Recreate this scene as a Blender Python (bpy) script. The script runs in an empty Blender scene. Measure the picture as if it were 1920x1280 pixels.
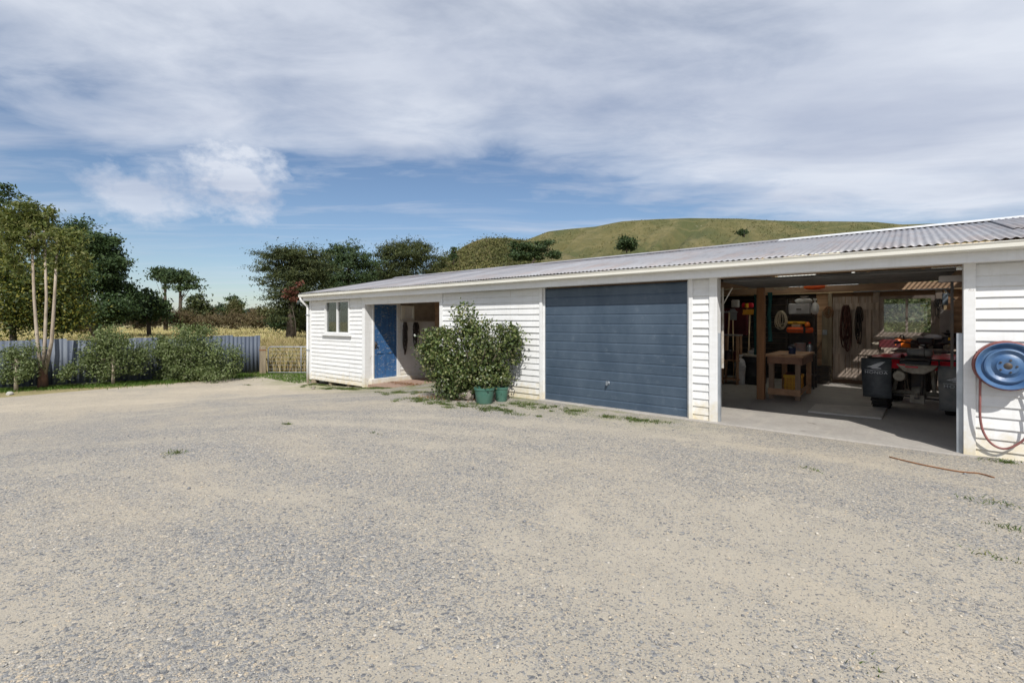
import bpy, math, random
import numpy as np
from mathutils import Vector, Matrix
R = math.radians
rnd = random.Random(7)
rng = np.random.default_rng(11)
SC = bpy.context.scene
COL = SC.collection

# ------------------------------------------------------------------ survey (facade = plane Y 0, +Y into the shed)
FP, D0, H0, HY = 890.0, 7.4, 1.5, 603.0
TH = math.atan((FP * FP / 1066.0) / FP)
AX = Vector((-math.sin(TH), math.cos(TH), 0)); RT = Vector((math.cos(TH), math.sin(TH), 0)); EYE = Vector((0, -D0, H0))
def ray(px, py): return AX + RT * ((px - 960) / FP) + Vector((0, 0, (HY - py) / FP))
def at(px, py, z): return EYE + ray(px, py) * z
def onY(px, py, Y):
    r = ray(px, py); return EYE + r * ((Y - EYE.y) / r.y)
def onX(px, py, X):
    r = ray(px, py); return EYE + r * ((X - EYE.x) / r.x)
def onZ(px, py, Z=0.0):
    r = ray(px, py); return EYE + r * ((Z - EYE.z) / r.z)
def B(x0, y0, x1, y1, Y):
    a = onY(x0, (y0 + y1) / 2, Y); b = onY(x1, (y0 + y1) / 2, Y); c = (x0 + x1) / 2
    return a.x, b.x, onY(c, y1, Y).z, onY(c, y0, Y).z
def sstep(t): t = min(1, max(0, t)); return t * t * (3 - 2 * t)
def g(x, y):
    h = -0.42 * sstep((-6.5 - x) / 7.5)
    h += 0.012 * math.sin(x * .9 + y * .4) * math.sin(y * .7 - x * .3) * (1 if y < -1.0 else 0)
    d = math.hypot(x, y)
    if d > 30: h -= 0.15 * sstep((d - 30) / 100)
    return h

# ------------------------------------------------------------------ helpers: things
def tagit(o, label=None, cat=None, group=None, kind=None):
    if label: o['label'] = label
    if cat: o['category'] = cat
    if group: o['group'] = group
    if kind: o['kind'] = kind
    return o
def thing(name, label, cat, loc=(0, 0, 0), rz=0.0, group=None):
    o = bpy.data.objects.new(name, None); COL.objects.link(o); o.empty_display_size = .2
    o.location = loc; o.rotation_euler = (0, 0, rz)
    return tagit(o, label, cat, group)

class MB:
    def __init__(s): s.v = []; s.f = []
    def add(s, vs, fs):
        n = len(s.v); s.v += [tuple(v) for v in vs]; s.f += [tuple(i + n for i in f) for f in fs]; return s
    def box(s, x0, x1, y0, y1, z0, z1, M=None):
        vs = [Vector((x, y, z)) for z in (z0, z1) for x, y in ((x0, y0), (x1, y0), (x1, y1), (x0, y1))]
        if M is not None: vs = [M @ v for v in vs]
        return s.add(vs, [(3, 2, 1, 0), (4, 5, 6, 7), (0, 1, 5, 4), (1, 2, 6, 5), (2, 3, 7, 6), (3, 0, 4, 7)])
    def bar(s, a, b, w, h=None, roll=0):
        a = Vector(a); b = Vector(b); h = h or w; d = (b - a); L = d.length
        q = d.to_track_quat('Y', 'Z').to_matrix().to_4x4(); M = Matrix.Translation(a) @ q @ Matrix.Rotation(roll, 4, 'Y')
        return s.box(-w / 2, w / 2, 0, L, -h / 2, h / 2, M)
    def tube(s, pts, r, n=8, cap=True):
        pts = [Vector(p) for p in pts]; k = len(pts); rs = r if isinstance(r, (list, tuple)) else [r] * k
        base = len(s.v); prev = None
        for i, p in enumerate(pts):
            t = (pts[min(i + 1, k - 1)] - pts[max(i - 1, 0)]).normalized()
            if prev is None:
                u = t.orthogonal().normalized()
            else:
                u = (prev - t * prev.dot(t)); u = u.normalized() if u.length > 1e-6 else t.orthogonal().normalized()
            prev = u; w = t.cross(u)
            for j in range(n):
                a = 2 * math.pi * j / n; s.v.append(tuple(p + (u * math.cos(a) + w * math.sin(a)) * rs[i]))
        for i in range(k - 1):
            for j in range(n):
                a = base + i * n + j; b = base + i * n + (j + 1) % n
                s.f.append((a, b, b + n, a + n))
        if cap:
            s.f.append(tuple(base + j for j in reversed(range(n)))); s.f.append(tuple(base + (k - 1) * n + j for j in range(n)))
        return s
    def lathe(s, prof, n=24, M=None):   # prof = (radius, z)
        base = len(s.v)
        for r, z in prof:
            for j in range(n):
                a = 2 * math.pi * j / n; v = Vector((r * math.cos(a), r * math.sin(a), z))
                s.v.append(tuple(M @ v if M is not None else v))
        for i in range(len(prof) - 1):
            for j in range(n):
                a = base + i * n + j; b = base + i * n + (j + 1) % n
                s.f.append((a, b, b + n, a + n))
        if prof[0][0] > 1e-4: s.f.append(tuple(base + j for j in reversed(range(n))))
        if prof[-1][0] > 1e-4: s.f.append(tuple(base + (len(prof) - 1) * n + j for j in range(n)))
        return s
    def prism(s, poly, a, b, plane='XZ'):   # extrude a 2-D polygon along the remaining axis from a to b
        def p3(p, t): return {'XZ': (p[0], t, p[1]), 'YZ': (t, p[0], p[1]), 'XY': (p[0], p[1], t)}[plane]
        n = len(poly); vs = [p3(p, a) for p in poly] + [p3(p, b) for p in poly]
        return s.add(vs, [tuple(range(n))[::-1], tuple(range(n, 2 * n))] + [(i, (i + 1) % n, (i + 1) % n + n, i + n) for i in range(n)])
    def build(s, name, mat, parent=None, smooth=False, bevel=0, kind=None, auto=None):
        me = bpy.data.meshes.new(name); me.from_pydata([tuple(v) for v in s.v], [], s.f); me.validate(); me.update()
        import bmesh
        bm = bmesh.new(); bm.from_mesh(me); bmesh.ops.recalc_face_normals(bm, faces=bm.faces); bm.to_mesh(me); bm.free()
        me.materials.append(mat)
        o = bpy.data.objects.new(name, me); COL.objects.link(o)
        if parent: o.parent = parent
        if smooth:
            me.polygons.foreach_set('use_smooth', [True] * len(me.polygons))
            if auto: me.set_sharp_from_angle(angle=R(auto))
        if bevel:
            b = o.modifiers.new('Bevel', 'BEVEL'); b.width = bevel; b.segments = 2; b.limit_method = 'ANGLE'
        if kind: o['kind'] = kind
        return o

def npmesh(name, V, F, mat, parent=None, smooth=False):
    k = F.shape[1]; me = bpy.data.meshes.new(name)
    me.vertices.add(len(V)); me.vertices.foreach_set('co', V.astype(np.float32).ravel())
    me.loops.add(F.size); me.loops.foreach_set('vertex_index', F.astype(np.int32).ravel())
    me.polygons.add(len(F)); me.polygons.foreach_set('loop_start', np.arange(0, F.size, k, dtype=np.int32))
    me.polygons.foreach_set('loop_total', np.full(len(F), k, dtype=np.int32))
    if smooth: me.polygons.foreach_set('use_smooth', np.ones(len(F), dtype=bool))
    me.update(calc_edges=True); me.validate()
    me.materials.append(mat); o = bpy.data.objects.new(name, me); COL.objects.link(o)
    if parent: o.parent = parent
    return o

# ------------------------------------------------------------------ helpers: materials
def nodes(name):
    m = bpy.data.materials.new(name); m.use_nodes = True; nt = m.node_tree; nt.nodes.clear()
    out = nt.nodes.new('ShaderNodeOutputMaterial'); b = nt.nodes.new('ShaderNodeBsdfPrincipled')
    nt.links.new(b.outputs[0], out.inputs[0]); return m, nt, b, out
def N(nt, t, **k):
    n = nt.nodes.new(t)
    for a, v in k.items(): setattr(n, a, v)
    return n
def mixc(nt, fac, a, b, mode='MIX'):
    m = N(nt, 'ShaderNodeMix', data_type='RGBA', blend_type=mode)
    for i, x in ((0, fac), (6, a), (7, b)):
        if isinstance(x, (int, float)): m.inputs[i].default_value = x
        elif isinstance(x, (tuple, list)): m.inputs[i].default_value = (*x[:3], 1)
        else: nt.links.new(x, m.inputs[i])
    return m.outputs[2]
def mth(nt, op, a, b=None, c=None, clamp=False):
    m = N(nt, 'ShaderNodeMath', operation=op, use_clamp=clamp)
    for i, x in enumerate((a, b, c)):
        if x is None: continue
        if isinstance(x, (int, float)): m.inputs[i].default_value = x
        else: nt.links.new(x, m.inputs[i])
    return m.outputs[0]
def ramp(nt, fac, stops):
    r = N(nt, 'ShaderNodeValToRGB'); e = r.color_ramp.elements
    while len(e) < len(stops): e.new(.5)
    for el, (p, c) in zip(e, stops):
        el.position = p; el.color = (*c, 1) if isinstance(c, (tuple, list)) else (c, c, c, 1)
    nt.links.new(fac, r.inputs[0]); return r.outputs[0]
def coords(nt, scale=(1, 1, 1), rot=(0, 0, 0), world=False):
    mp = N(nt, 'ShaderNodeMapping'); mp.inputs['Scale'].default_value = scale; mp.inputs['Rotation'].default_value = rot
    if world: nt.links.new(N(nt, 'ShaderNodeNewGeometry').outputs['Position'], mp.inputs[0])
    else: nt.links.new(N(nt, 'ShaderNodeTexCoord').outputs['Object'], mp.inputs[0])
    return mp.outputs[0]
def noise(nt, vec, scale, detail=5, rough=.55, dist=0):
    n = N(nt, 'ShaderNodeTexNoise'); n.inputs['Scale'].default_value = scale; n.inputs['Detail'].default_value = detail
    n.inputs['Roughness'].default_value = rough; n.inputs['Distortion'].default_value = dist
    nt.links.new(vec, n.inputs['Vector']); return n.outputs['Fac']
def bump(nt, b, h, strength=.3, dist=.01):
    n = N(nt, 'ShaderNodeBump'); n.inputs['Strength'].default_value = strength; n.inputs['Distance'].default_value = dist
    nt.links.new(h, n.inputs['Height']); nt.links.new(n.outputs[0], b.inputs['Normal'])
def M(name, c1, c2=None, scale=6, rough=.6, metal=0, bs=.15, bd=.004, stretch=(1, 1, 1), lo=.35, hi=.65, spec=None, coat=0):
    m, nt, b, out = nodes(name); v = coords(nt, stretch)
    n1 = noise(nt, v, scale, 8, .65)
    c2 = c2 or tuple(x * .72 for x in c1)
    nt.links.new(mixc(nt, ramp(nt, n1, [(lo, 0.), (hi, 1.)]), c1, c2), b.inputs['Base Color'])
    n2 = noise(nt, v, scale * 7, 6, .6)
    nt.links.new(mth(nt, 'MULTIPLY_ADD', n2, .3, rough - .15, clamp=True), b.inputs['Roughness'])
    b.inputs['Metallic'].default_value = metal
    if coat: b.inputs['Coat Weight'].default_value = coat
    if bs: bump(nt, b, n2, bs, bd)
    return m
def leafmat(name, cols, rough=.5, trans=.28, spec=.3, ns=.9, nk=.35):
    m, nt, b, out = nodes(name)
    r = N(nt, 'ShaderNodeNewGeometry').outputs['Random Per Island']
    k = len(cols); c = ramp(nt, r, [(i / max(1, k - 1), cols[i]) for i in range(k)])
    cl = noise(nt, coords(nt), ns, 3)
    c = mixc(nt, ramp(nt, cl, [(.40, 0.), (.60, nk)]), c, cols[0])
    nt.links.new(c, b.inputs['Base Color']); b.inputs['Roughness'].default_value = rough
    b.inputs['Specular IOR Level'].default_value = spec
    t = N(nt, 'ShaderNodeBsdfTranslucent'); nt.links.new(mixc(nt, 1., c, (1.0, 1.05, .5), 'MULTIPLY'), t.inputs[0])
    mx = N(nt, 'ShaderNodeMixShader'); mx.inputs[0].default_value = trans
    nt.links.new(b.outputs[0], mx.inputs[1]); nt.links.new(t.outputs[0], mx.inputs[2]); nt.links.new(mx.outputs[0], out.inputs[0])
    return m

def paint_white(name, dirt=1.0, peel=.70):
    m, nt, b, out = nodes(name); v = coords(nt, world=True)
    sep = N(nt, 'ShaderNodeSeparateXYZ'); nt.links.new(v, sep.inputs[0])
    z = mth(nt, 'MULTIPLY_ADD', mth(nt, 'MULTIPLY_ADD', sep.outputs[0], -1 / 7.5, -6.5 / 7.5, clamp=True), .38, sep.outputs[2])
    n = noise(nt, coords(nt, (1.2, 1.2, 5), world=True), 2.2, 9, .68)
    base = mixc(nt, ramp(nt, n, [(.40, 0.), (.75, 1.)]), (.70, .705, .705), (.61, .61, .595))
    # splash stain at the foot of the wall (yellow-green, ragged)
    n2 = noise(nt, v, 7, 8, .7)
    st = mth(nt, 'SUBTRACT', mth(nt, 'MULTIPLY_ADD', n2, .95, -.14), z)
    st = ramp(nt, st, [(.0, 0.), (.40, .85 * dirt)])
    base = mixc(nt, st, base, (.56, .47, .28))
    # bare patches
    n3 = noise(nt, coords(nt, (1, 1, .8), world=True), 9, 9, .72)
    base = mixc(nt, ramp(nt, n3, [(peel + .04, 0.), (peel + .075, .85)]), base, (.30, .26, .21))
    n4 = noise(nt, coords(nt, (14, 14, .7), world=True), 1.5, 5, .6)
    base = mixc(nt, ramp(nt, n4, [(.52, 0.), (.85, .45 * dirt)]), base, (.48, .47, .43))
    nt.links.new(base, b.inputs['Base Color']); b.inputs['Roughness'].default_value = .55
    bump(nt, b, mth(nt, 'ADD', n3, n), .25, .004); return m

# ------------------------------------------------------------------ materials
shadewall = M('shade_painted_boards', (.045, .036, .03), (.025, .02, .018), 5, .85)  # near-black: deep shade at the bay's left put into the board colour
white = paint_white('white_weatherboard_paint'); trim = paint_white('white_trim_paint', .8, .70)
peeling = paint_white('peeling_white_paint', .9, .60)
cream = M('cream_gutter_paint', (.73, .72, .66), (.65, .63, .56), 3, .45, stretch=(.4, 1, 1))
rawwood = M('brown_raw_timber', (.40, .27, .17), (.24, .15, .095), 5, .8, stretch=(.25, 1, 2.5), bs=.4)
rawwood_v = M('grey_barn_boards', (.56, .46, .38), (.22, .175, .145), 4, .85, stretch=(3, 1, .25), bs=.4)
tan = M('tan_sawn_timber', (.82, .64, .38), (.62, .45, .26), 5, .7, stretch=(.25, 2, 2), bs=.2)
postwood = M('orange_brown_post', (.36, .17, .07), (.20, .10, .045), 4, .75, stretch=(3, 3, .3), bs=.3)
benchwood = M('worn_bench_timber', (.52, .31, .17), (.32, .17, .09), 5, .7, stretch=(1, .6, 1), bs=.3)
greywood = M('weathered_fence_post', (.34, .28, .19), (.20, .16, .11), 6, .85, stretch=(3, 3, .3), bs=.5)
palewood = M('pale_weathered_board', (.50, .47, .40), (.35, .32, .26), 4, .85, stretch=(.5, 2, 2))
galv = M('galvanised_steel', (.42, .45, .48), (.30, .33, .36), 4, .45, .6)
galvdull = M('dull_galvanised_tube', (.38, .40, .43), (.25, .26, .28), 9, .55, .4)
steel_white = M('white_painted_steel', (.62, .60, .55), (.42, .36, .28), 8, .5)
black = M('black_plastic', (.018, .018, .02), (.035, .034, .033), 6, .5)
rubber = M('black_rubber', (.015, .015, .015), (.04, .036, .03), 9, .85, bs=.3)
darkmetal = M('dark_metal', (.05, .05, .052), (.10, .075, .055), 9, .5, .5)
dustymetal = M('dusty_alloy', (.38, .34, .27), (.2, .17, .13), 11, .6, .2)
red = M('red_plastic', (.75, .02, .045), (.55, .02, .035), 3, .38, coat=.2)
maroon = M('maroon_cabinet_paint', (.12, .012, .018), (.07, .01, .014), 3, .6)
orange = M('orange_plastic', (.95, .25, .03), (.85, .17, .02), 3, .4)
redorange = M('red_orange_case', (.9, .14, .02), (.75, .10, .018), 3, .45)
yellow = M('yellow_plastic', (.9, .55, .04), (.8, .42, .03), 4, .5)
cratey = M('amber_crate_plastic', (.85, .42, .04), (.6, .26, .02), 7, .6)
potgreen = M('green_plastic_pot', (.035, .115, .085), (.08, .17, .13), 5, .45)
soil = M('dark_soil', (.05, .035, .022), (.09, .06, .04), 20, .95, bs=.6, bd=.02)
rock = M('lichened_rock', (.30, .26, .22), (.17, .14, .12), 9, .9, bs=.7, bd=.02)
whiterock = M('pale_rock', (.55, .53, .50), (.35, .33, .3), 9, .9, bs=.6, bd=.02)
bluerim = M('blue_rim_paint', (.035, .095, .22), (.09, .16, .27), 5, .42, bs=.1)
hosered = M('faded_red_hose', (.27, .11, .10), (.17, .065, .06), 12, .6)
rustrod = M('rusty_rod', (.28, .13, .05), (.16, .07, .03), 14, .9)
rope = M('cream_rope', (.62, .55, .42), (.45, .38, .27), 30, .9, bs=.5)
whiteplastic = M('white_sack_plastic', (.75, .75, .74), (.55, .55, .53), 5, .5, bs=.3, bd=.02)
greycloth = M('silver_grey_case', (.55, .55, .56), (.38, .38, .39), 5, .55)
teal = M('teal_netting', (.02, .12, .12), (.012, .07, .07), 12, .8)
leather = M('black_leather', (.02, .016, .014), (.045, .03, .024), 9, .55)
brownstrap = M('brown_leather', (.10, .035, .025), (.055, .02, .016), 9, .6)
greypaint = M('grey_cabinet_paint', (.42, .38, .36), (.30, .27, .25), 5, .55)
bluecan = M('dark_blue_tin', (.02, .04, .12), (.015, .025, .07), 5, .5)
paperlabel = M('printed_label', (.5, .3, .26), (.3, .3, .3), 14, .6)
cloth_dark = M('dark_cloth', (.03, .025, .03), (.055, .045, .045), 7, .95)
emblem = M('worn_white_print', (.72, .73, .74), (.35, .36, .38), 22, .6, lo=.5, hi=.7, bs=0)
flapmat = M('scuffed_mud_flap', (.045, .052, .06), (.12, .13, .135), 4, .55, bs=.2)
dustyflap = M('dusty_mud_flap', (.13, .14, .145), (.27, .26, .24), 5, .7, bs=.2)
bark_pale = M('pale_bark', (.42, .36, .29), (.24, .19, .14), 9, .9, stretch=(1, 1, .3), bs=.5, bd=.01)
bark_brown = M('red_brown_bark', (.17, .085, .05), (.09, .05, .035), 7, .95, stretch=(2, 2, .4), bs=.7, bd=.02)
bark_dark = M('dark_bark', (.09, .07, .055), (.05, .04, .03), 5, .95, stretch=(1, 1, .3), bs=.5, bd=.02)
deadleaf = leafmat('fallen_leaves', [(.22, .11, .05), (.30, .17, .08), (.16, .07, .04)], .8, .1)

def bluedoor():
    m, nt, b, out = nodes('faded_blue_door_paint'); v = coords(nt, (6, 6, .6), world=True)
    n = noise(nt, v, 2.5, 8, .65); c = mixc(nt, ramp(nt, n, [(.35, 0.), (.7, 1.)]), (.028, .085, .21), (.045, .14, .31))
    n2 = noise(nt, coords(nt, (1, 1, 3), world=True), 9, 9, .7)
    c = mixc(nt, ramp(nt, n2, [(.56, 0.), (.62, .8)]), c, (.34, .33, .30)); nt.links.new(c, b.inputs['Base Color'])
    b.inputs['Roughness'].default_value = .5; bump(nt, b, n, .2, .003); return m
doorblue = bluedoor()
def tiltdoor():
    m, nt, b, out = nodes('slate_blue_steel'); n = noise(nt, coords(nt, (1, 1, .5), world=True), 1.6, 8, .7)
    c = mixc(nt, ramp(nt, n, [(.38, 0.), (.72, 1.)]), (.040, .064, .096), (.072, .102, .140))
    n2 = noise(nt, coords(nt, world=True), 8, 8, .75)
    c = mixc(nt, ramp(nt, n2, [(.56, 0.), (.80, .5)]), c, (.17, .205, .245)); nt.links.new(c, b.inputs['Base Color'])
    b.inputs['Roughness'].default_value = .45; b.inputs['Metallic'].default_value = .1; bump(nt, b, n2, .08, .003); return m
slate = tiltdoor()
def roofmat():
    m, nt, b, out = nodes('weathered_corrugated_iron'); v = coords(nt, world=True)
    sep = N(nt, 'ShaderNodeSeparateXYZ'); nt.links.new(v, sep.inputs[0])
    sh = mth(nt, 'FLOOR', mth(nt, 'DIVIDE', sep.outputs[0], .762)); w = N(nt, 'ShaderNodeTexWhiteNoise', noise_dimensions='1D'); nt.links.new(sh, w.inputs['W'])
    n = noise(nt, coords(nt, (1, .3, 1), world=True), 2.4, 8, .7)
    c = mixc(nt, ramp(nt, w.outputs['Value'], [(0., 0.), (1., 1.)]), (.25, .25, .265), (.36, .36, .375))
    c = mixc(nt, ramp(nt, n, [(.46, 0.), (.70, .6)]), c, (.30, .215, .18))
    n2 = noise(nt, coords(nt, (6, .8, 1), world=True), 3, 8, .7)
    c = mixc(nt, ramp(nt, n2, [(.50, 0.), (.75, .7)]), c, (.14, .135, .14)); nt.links.new(c, b.inputs['Base Color'])
    b.inputs['Roughness'].default_value = .5; b.inputs['Metallic'].default_value = .25; bump(nt, b, n2, .15, .003); return m
iron = roofmat()
def fencemat():
    m, nt, b, out = nodes('blue_grey_fence_iron'); v = coords(nt, world=True)
    sep = N(nt, 'ShaderNodeSeparateXYZ'); nt.links.new(v, sep.inputs[0])
    sh = mth(nt, 'FLOOR', mth(nt, 'DIVIDE', sep.outputs[1], .72)); w = N(nt, 'ShaderNodeTexWhiteNoise', noise_dimensions='1D'); nt.links.new(sh, w.inputs['W'])
    n = noise(nt, coords(nt, (3, 3, .4), world=True), 3, 8, .7)
    c = mixc(nt, w.outputs['Value'], (.075, .095, .125), (.15, .17, .20)); n5 = noise(nt, coords(nt, (1, 9, .15), world=True), 1.0, 4, .6); c = mixc(nt, ramp(nt, n, [(.45, 0.), (.7, .7)]), c, (.055, .07, .10)); c = mixc(nt, ramp(nt, n5, [(.48, 0.), (.56, .75)]), c, (.05, .065, .10))
    nt.links.new(c, b.inputs['Base Color']); b.inputs['Roughness'].default_value = .7; b.inputs['Metallic'].default_value = .05; return m
fenceiron = fencemat()
def glassmat(name, tint, refl=.25, tr=.5):
    m, nt, b, out = nodes(name); b.inputs['Base Color'].default_value = (*tint, 1); b.inputs['Roughness'].default_value = .05
    b.inputs['Specular IOR Level'].default_value = .8
    gl = N(nt, 'ShaderNodeBsdfGlossy'); gl.inputs['Roughness'].default_value = .02
    tp = N(nt, 'ShaderNodeBsdfTransparent')
    m1 = N(nt, 'ShaderNodeMixShader'); m1.inputs[0].default_value = tr; nt.links.new(b.outputs[0], m1.inputs[1]); nt.links.new(tp.outputs[0], m1.inputs[2])
    fr = N(nt, 'ShaderNodeFresnel'); fr.inputs[0].default_value = 1.45
    m2 = N(nt, 'ShaderNodeMixShader'); nt.links.new(mth(nt, 'MULTIPLY_ADD', fr.outputs[0], .8, refl), m2.inputs[0])
    nt.links.new(m1.outputs[0], m2.inputs[1]); nt.links.new(gl.outputs[0], m2.inputs[2]); nt.links.new(m2.outputs[0], out.inputs[0]); return m
glass = glassmat('window_glass', (.05, .08, .06), .02, .72)
clearsheet = glassmat('clear_roof_sheet', (.5, .5, .45), -.035, .985)
def lightsheetmat():
    m, nt, b, out = nodes('added_light_sheet'); t = N(nt, 'ShaderNodeBsdfTranslucent'); t.inputs[0].default_value = (.95, .94, .88, 1)
    b.inputs['Base Color'].default_value = (.6, .6, .5, 1); mx = N(nt, 'ShaderNodeMixShader'); mx.inputs[0].default_value = .92
    nt.links.new(b.outputs[0], mx.inputs[1]); nt.links.new(t.outputs[0], mx.inputs[2]); nt.links.new(mx.outputs[0], out.inputs[0]); return m
lightsheet = lightsheetmat()  # translucent material for the roof sheet added to brighten the bay
curtain = M('grey_green_blind', (.20, .24, .21), (.08, .10, .09), 9, .9, stretch=(4, 1, .3))

def gravelmat():
    m, nt, b, out = nodes('crushed_gravel'); v = coords(nt, world=True)
    def vor(scale, rv=v):
        x = N(nt, 'ShaderNodeTexVoronoi'); x.inputs['Scale'].default_value = scale; nt.links.new(rv, x.inputs['Vector']); return x
    sep = N(nt, 'ShaderNodeSeparateXYZ'); nt.links.new(v, sep.inputs[0]); px_, py_ = sep.outputs[0], sep.outputs[1]
    a = vor(130); c2 = vor(60); big = noise(nt, v, .42, 6, .6, .4); mid = noise(nt, v, 2.6, 8, .7, .3); fine = noise(nt, v, 170, 4, .7)
    # turning circle: vehicles leave concentric sweeps round the yard
    dx = mth(nt, 'ADD', px_, 1.5); dy = mth(nt, 'ADD', py_, 11.5); rr = mth(nt, 'SQRT', mth(nt, 'ADD', mth(nt, 'MULTIPLY', dx, dx), mth(nt, 'MULTIPLY', dy, dy)))
    an = mth(nt, 'ARCTAN2', dy, dx); cv = N(nt, 'ShaderNodeCombineXYZ'); nt.links.new(rr, cv.inputs[0]); nt.links.new(mth(nt, 'MULTIPLY', an, 1.1), cv.inputs[1])
    sweep = noise(nt, cv.outputs[0], 1.5, 6, .6, .6)
    sc1 = N(nt, 'ShaderNodeSeparateColor'); nt.links.new(a.outputs['Color'], sc1.inputs[0]); sc2 = N(nt, 'ShaderNodeSeparateColor'); nt.links.new(c2.outputs['Color'], sc2.inputs[0])
    stone = ramp(nt, sc1.outputs[0], [(0., (.13, .132, .135)), (.3, (.215, .215, .213)), (.55, (.30, .29, .27)), (.78, (.40, .375, .33)), (.92, (.50, .40, .28)), (1., (.58, .54, .47))])
    stone2 = ramp(nt, sc2.outputs[0], [(0., (.14, .143, .15)), (.4, (.245, .245, .243)), (.75, (.36, .34, .31)), (.93, (.52, .43, .31)), (1., (.58, .54, .47))])
    dust = mixc(nt, ramp(nt, mid, [(.35, 0.), (.65, 1.)]), (.50, .445, .355), (.43, .385, .31))
    dust = mixc(nt, ramp(nt, fine, [(.32, 0.), (.68, .75)]), dust, (.235, .215, .185))
    # how thickly stone lies over the fines
    cover = mth(nt, 'ADD', mth(nt, 'MULTIPLY_ADD', big, 1.5, -.75), mth(nt, 'ADD', mth(nt, 'MULTIPLY_ADD', mid, 1.1, -.55), mth(nt, 'MULTIPLY_ADD', sweep, 2.0, -1.0)))
    cover = mth(nt, 'ADD', cover, .53, clamp=True); cover = mth(nt, 'MAXIMUM', cover, .16)
    m1 = ramp(nt, mth(nt, 'SUBTRACT', cover, sc1.outputs[1]), [(.0, 0.), (.06, 1.)])
    m2 = ramp(nt, mth(nt, 'SUBTRACT', mth(nt, 'MULTIPLY', cover, .42), sc2.outputs[1]), [(.0, 0.), (.05, 1.)])
    col = mixc(nt, mth(nt, 'MULTIPLY', m1, .92), dust, stone); col = mixc(nt, m2, col, stone2)
    # sandy clay wash, strongest on the drive at the far left
    sand = noise(nt, coords(nt, (.35, .8, 1), (0, 0, .5), world=True), .8, 6, .6, .5)
    west = mth(nt, 'MULTIPLY_ADD', px_, -.035, -.30, clamp=True)
    sm = ramp(nt, mth(nt, 'ADD', sand, west), [(.52, 0.), (.74, .5)])
    col = mixc(nt, sm, col, (.50, .425, .315))
    # compacted pale fines outside the open bay
    # thin green growth close to the shed
    mos = noise(nt, v, 1.6, 8, .75)
    yw = mth(nt, 'MULTIPLY_ADD', py_, .7, 1.0, clamp=True); xw = mth(nt, 'MULTIPLY_ADD', px_, -.5, -.9, clamp=True)
    gw = mth(nt, 'MULTIPLY', mth(nt, 'MULTIPLY', yw, xw), ramp(nt, mos, [(.44, 0.), (.56, .75)]))
    col = mixc(nt, gw, col, (.20, .215, .085))
    nt.links.new(col, b.inputs['Base Color']); b.inputs['Roughness'].default_value = .95; b.inputs['Specular IOR Level'].default_value = .2
    h = mth(nt, 'ADD', mth(nt, 'MULTIPLY', m1, mth(nt, 'MULTIPLY_ADD', a.outputs['Distance'], -.9, .8)), mth(nt, 'ADD', mth(nt, 'MULTIPLY', m2, mth(nt, 'MULTIPLY_ADD', c2.outputs['Distance'], -1.2, 1.2)), mth(nt, 'MULTIPLY', fine, .7)))
    bump(nt, b, h, .7, .009); return m
gravel = gravelmat()
def concretemat():
    m, nt, b, out = nodes('worn_concrete'); v = coords(nt, world=True)
    n = noise(nt, v, 1.2, 8, .65); n2 = noise(nt, v, 30, 6, .7)
    c = mixc(nt, ramp(nt, n, [(.35, 0.), (.7, 1.)]), (.40, .375, .34), (.29, .27, .245)); c = mixc(nt, ramp(nt, n2, [(.4, 0.), (.8, .5)]), c, (.20, .18, .16)); n3 = noise(nt, v, 2.2, 3, .5, .4); c = mixc(nt, ramp(nt, n3, [(.66, 0.), (.72, .6)]), c, (.12, .105, .09)); n4 = noise(nt, coords(nt, (1, .2, 1), (0, 0, .3), world=True), 6, 6, .7); c = mixc(nt, ramp(nt, n4, [(.55, 0.), (.75, .4)]), c, (.47, .42, .35))
    nt.links.new(c, b.inputs['Base Color']); b.inputs['Roughness'].default_value = .85; bump(nt, b, n2, .25, .004); return m
concrete = concretemat()
def fieldmat():
    m, nt, b, out = nodes('dry_meadow'); v = coords(nt, world=True)
    n = noise(nt, v, .12, 8, .65); n2 = noise(nt, v, 2.5, 7, .75)
    c = mixc(nt, ramp(nt, n, [(.38, 0.), (.65, 1.)]), (.40, .32, .17), (.30, .28, .11)); c = mixc(nt, ramp(nt, n2, [(.35, 0.), (.75, .7)]), c, (.16, .13, .06))
    nt.links.new(c, b.inputs['Base Color']); b.inputs['Roughness'].default_value = .95; bump(nt, b, n2, .8, .2); return m
field = fieldmat()
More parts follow.
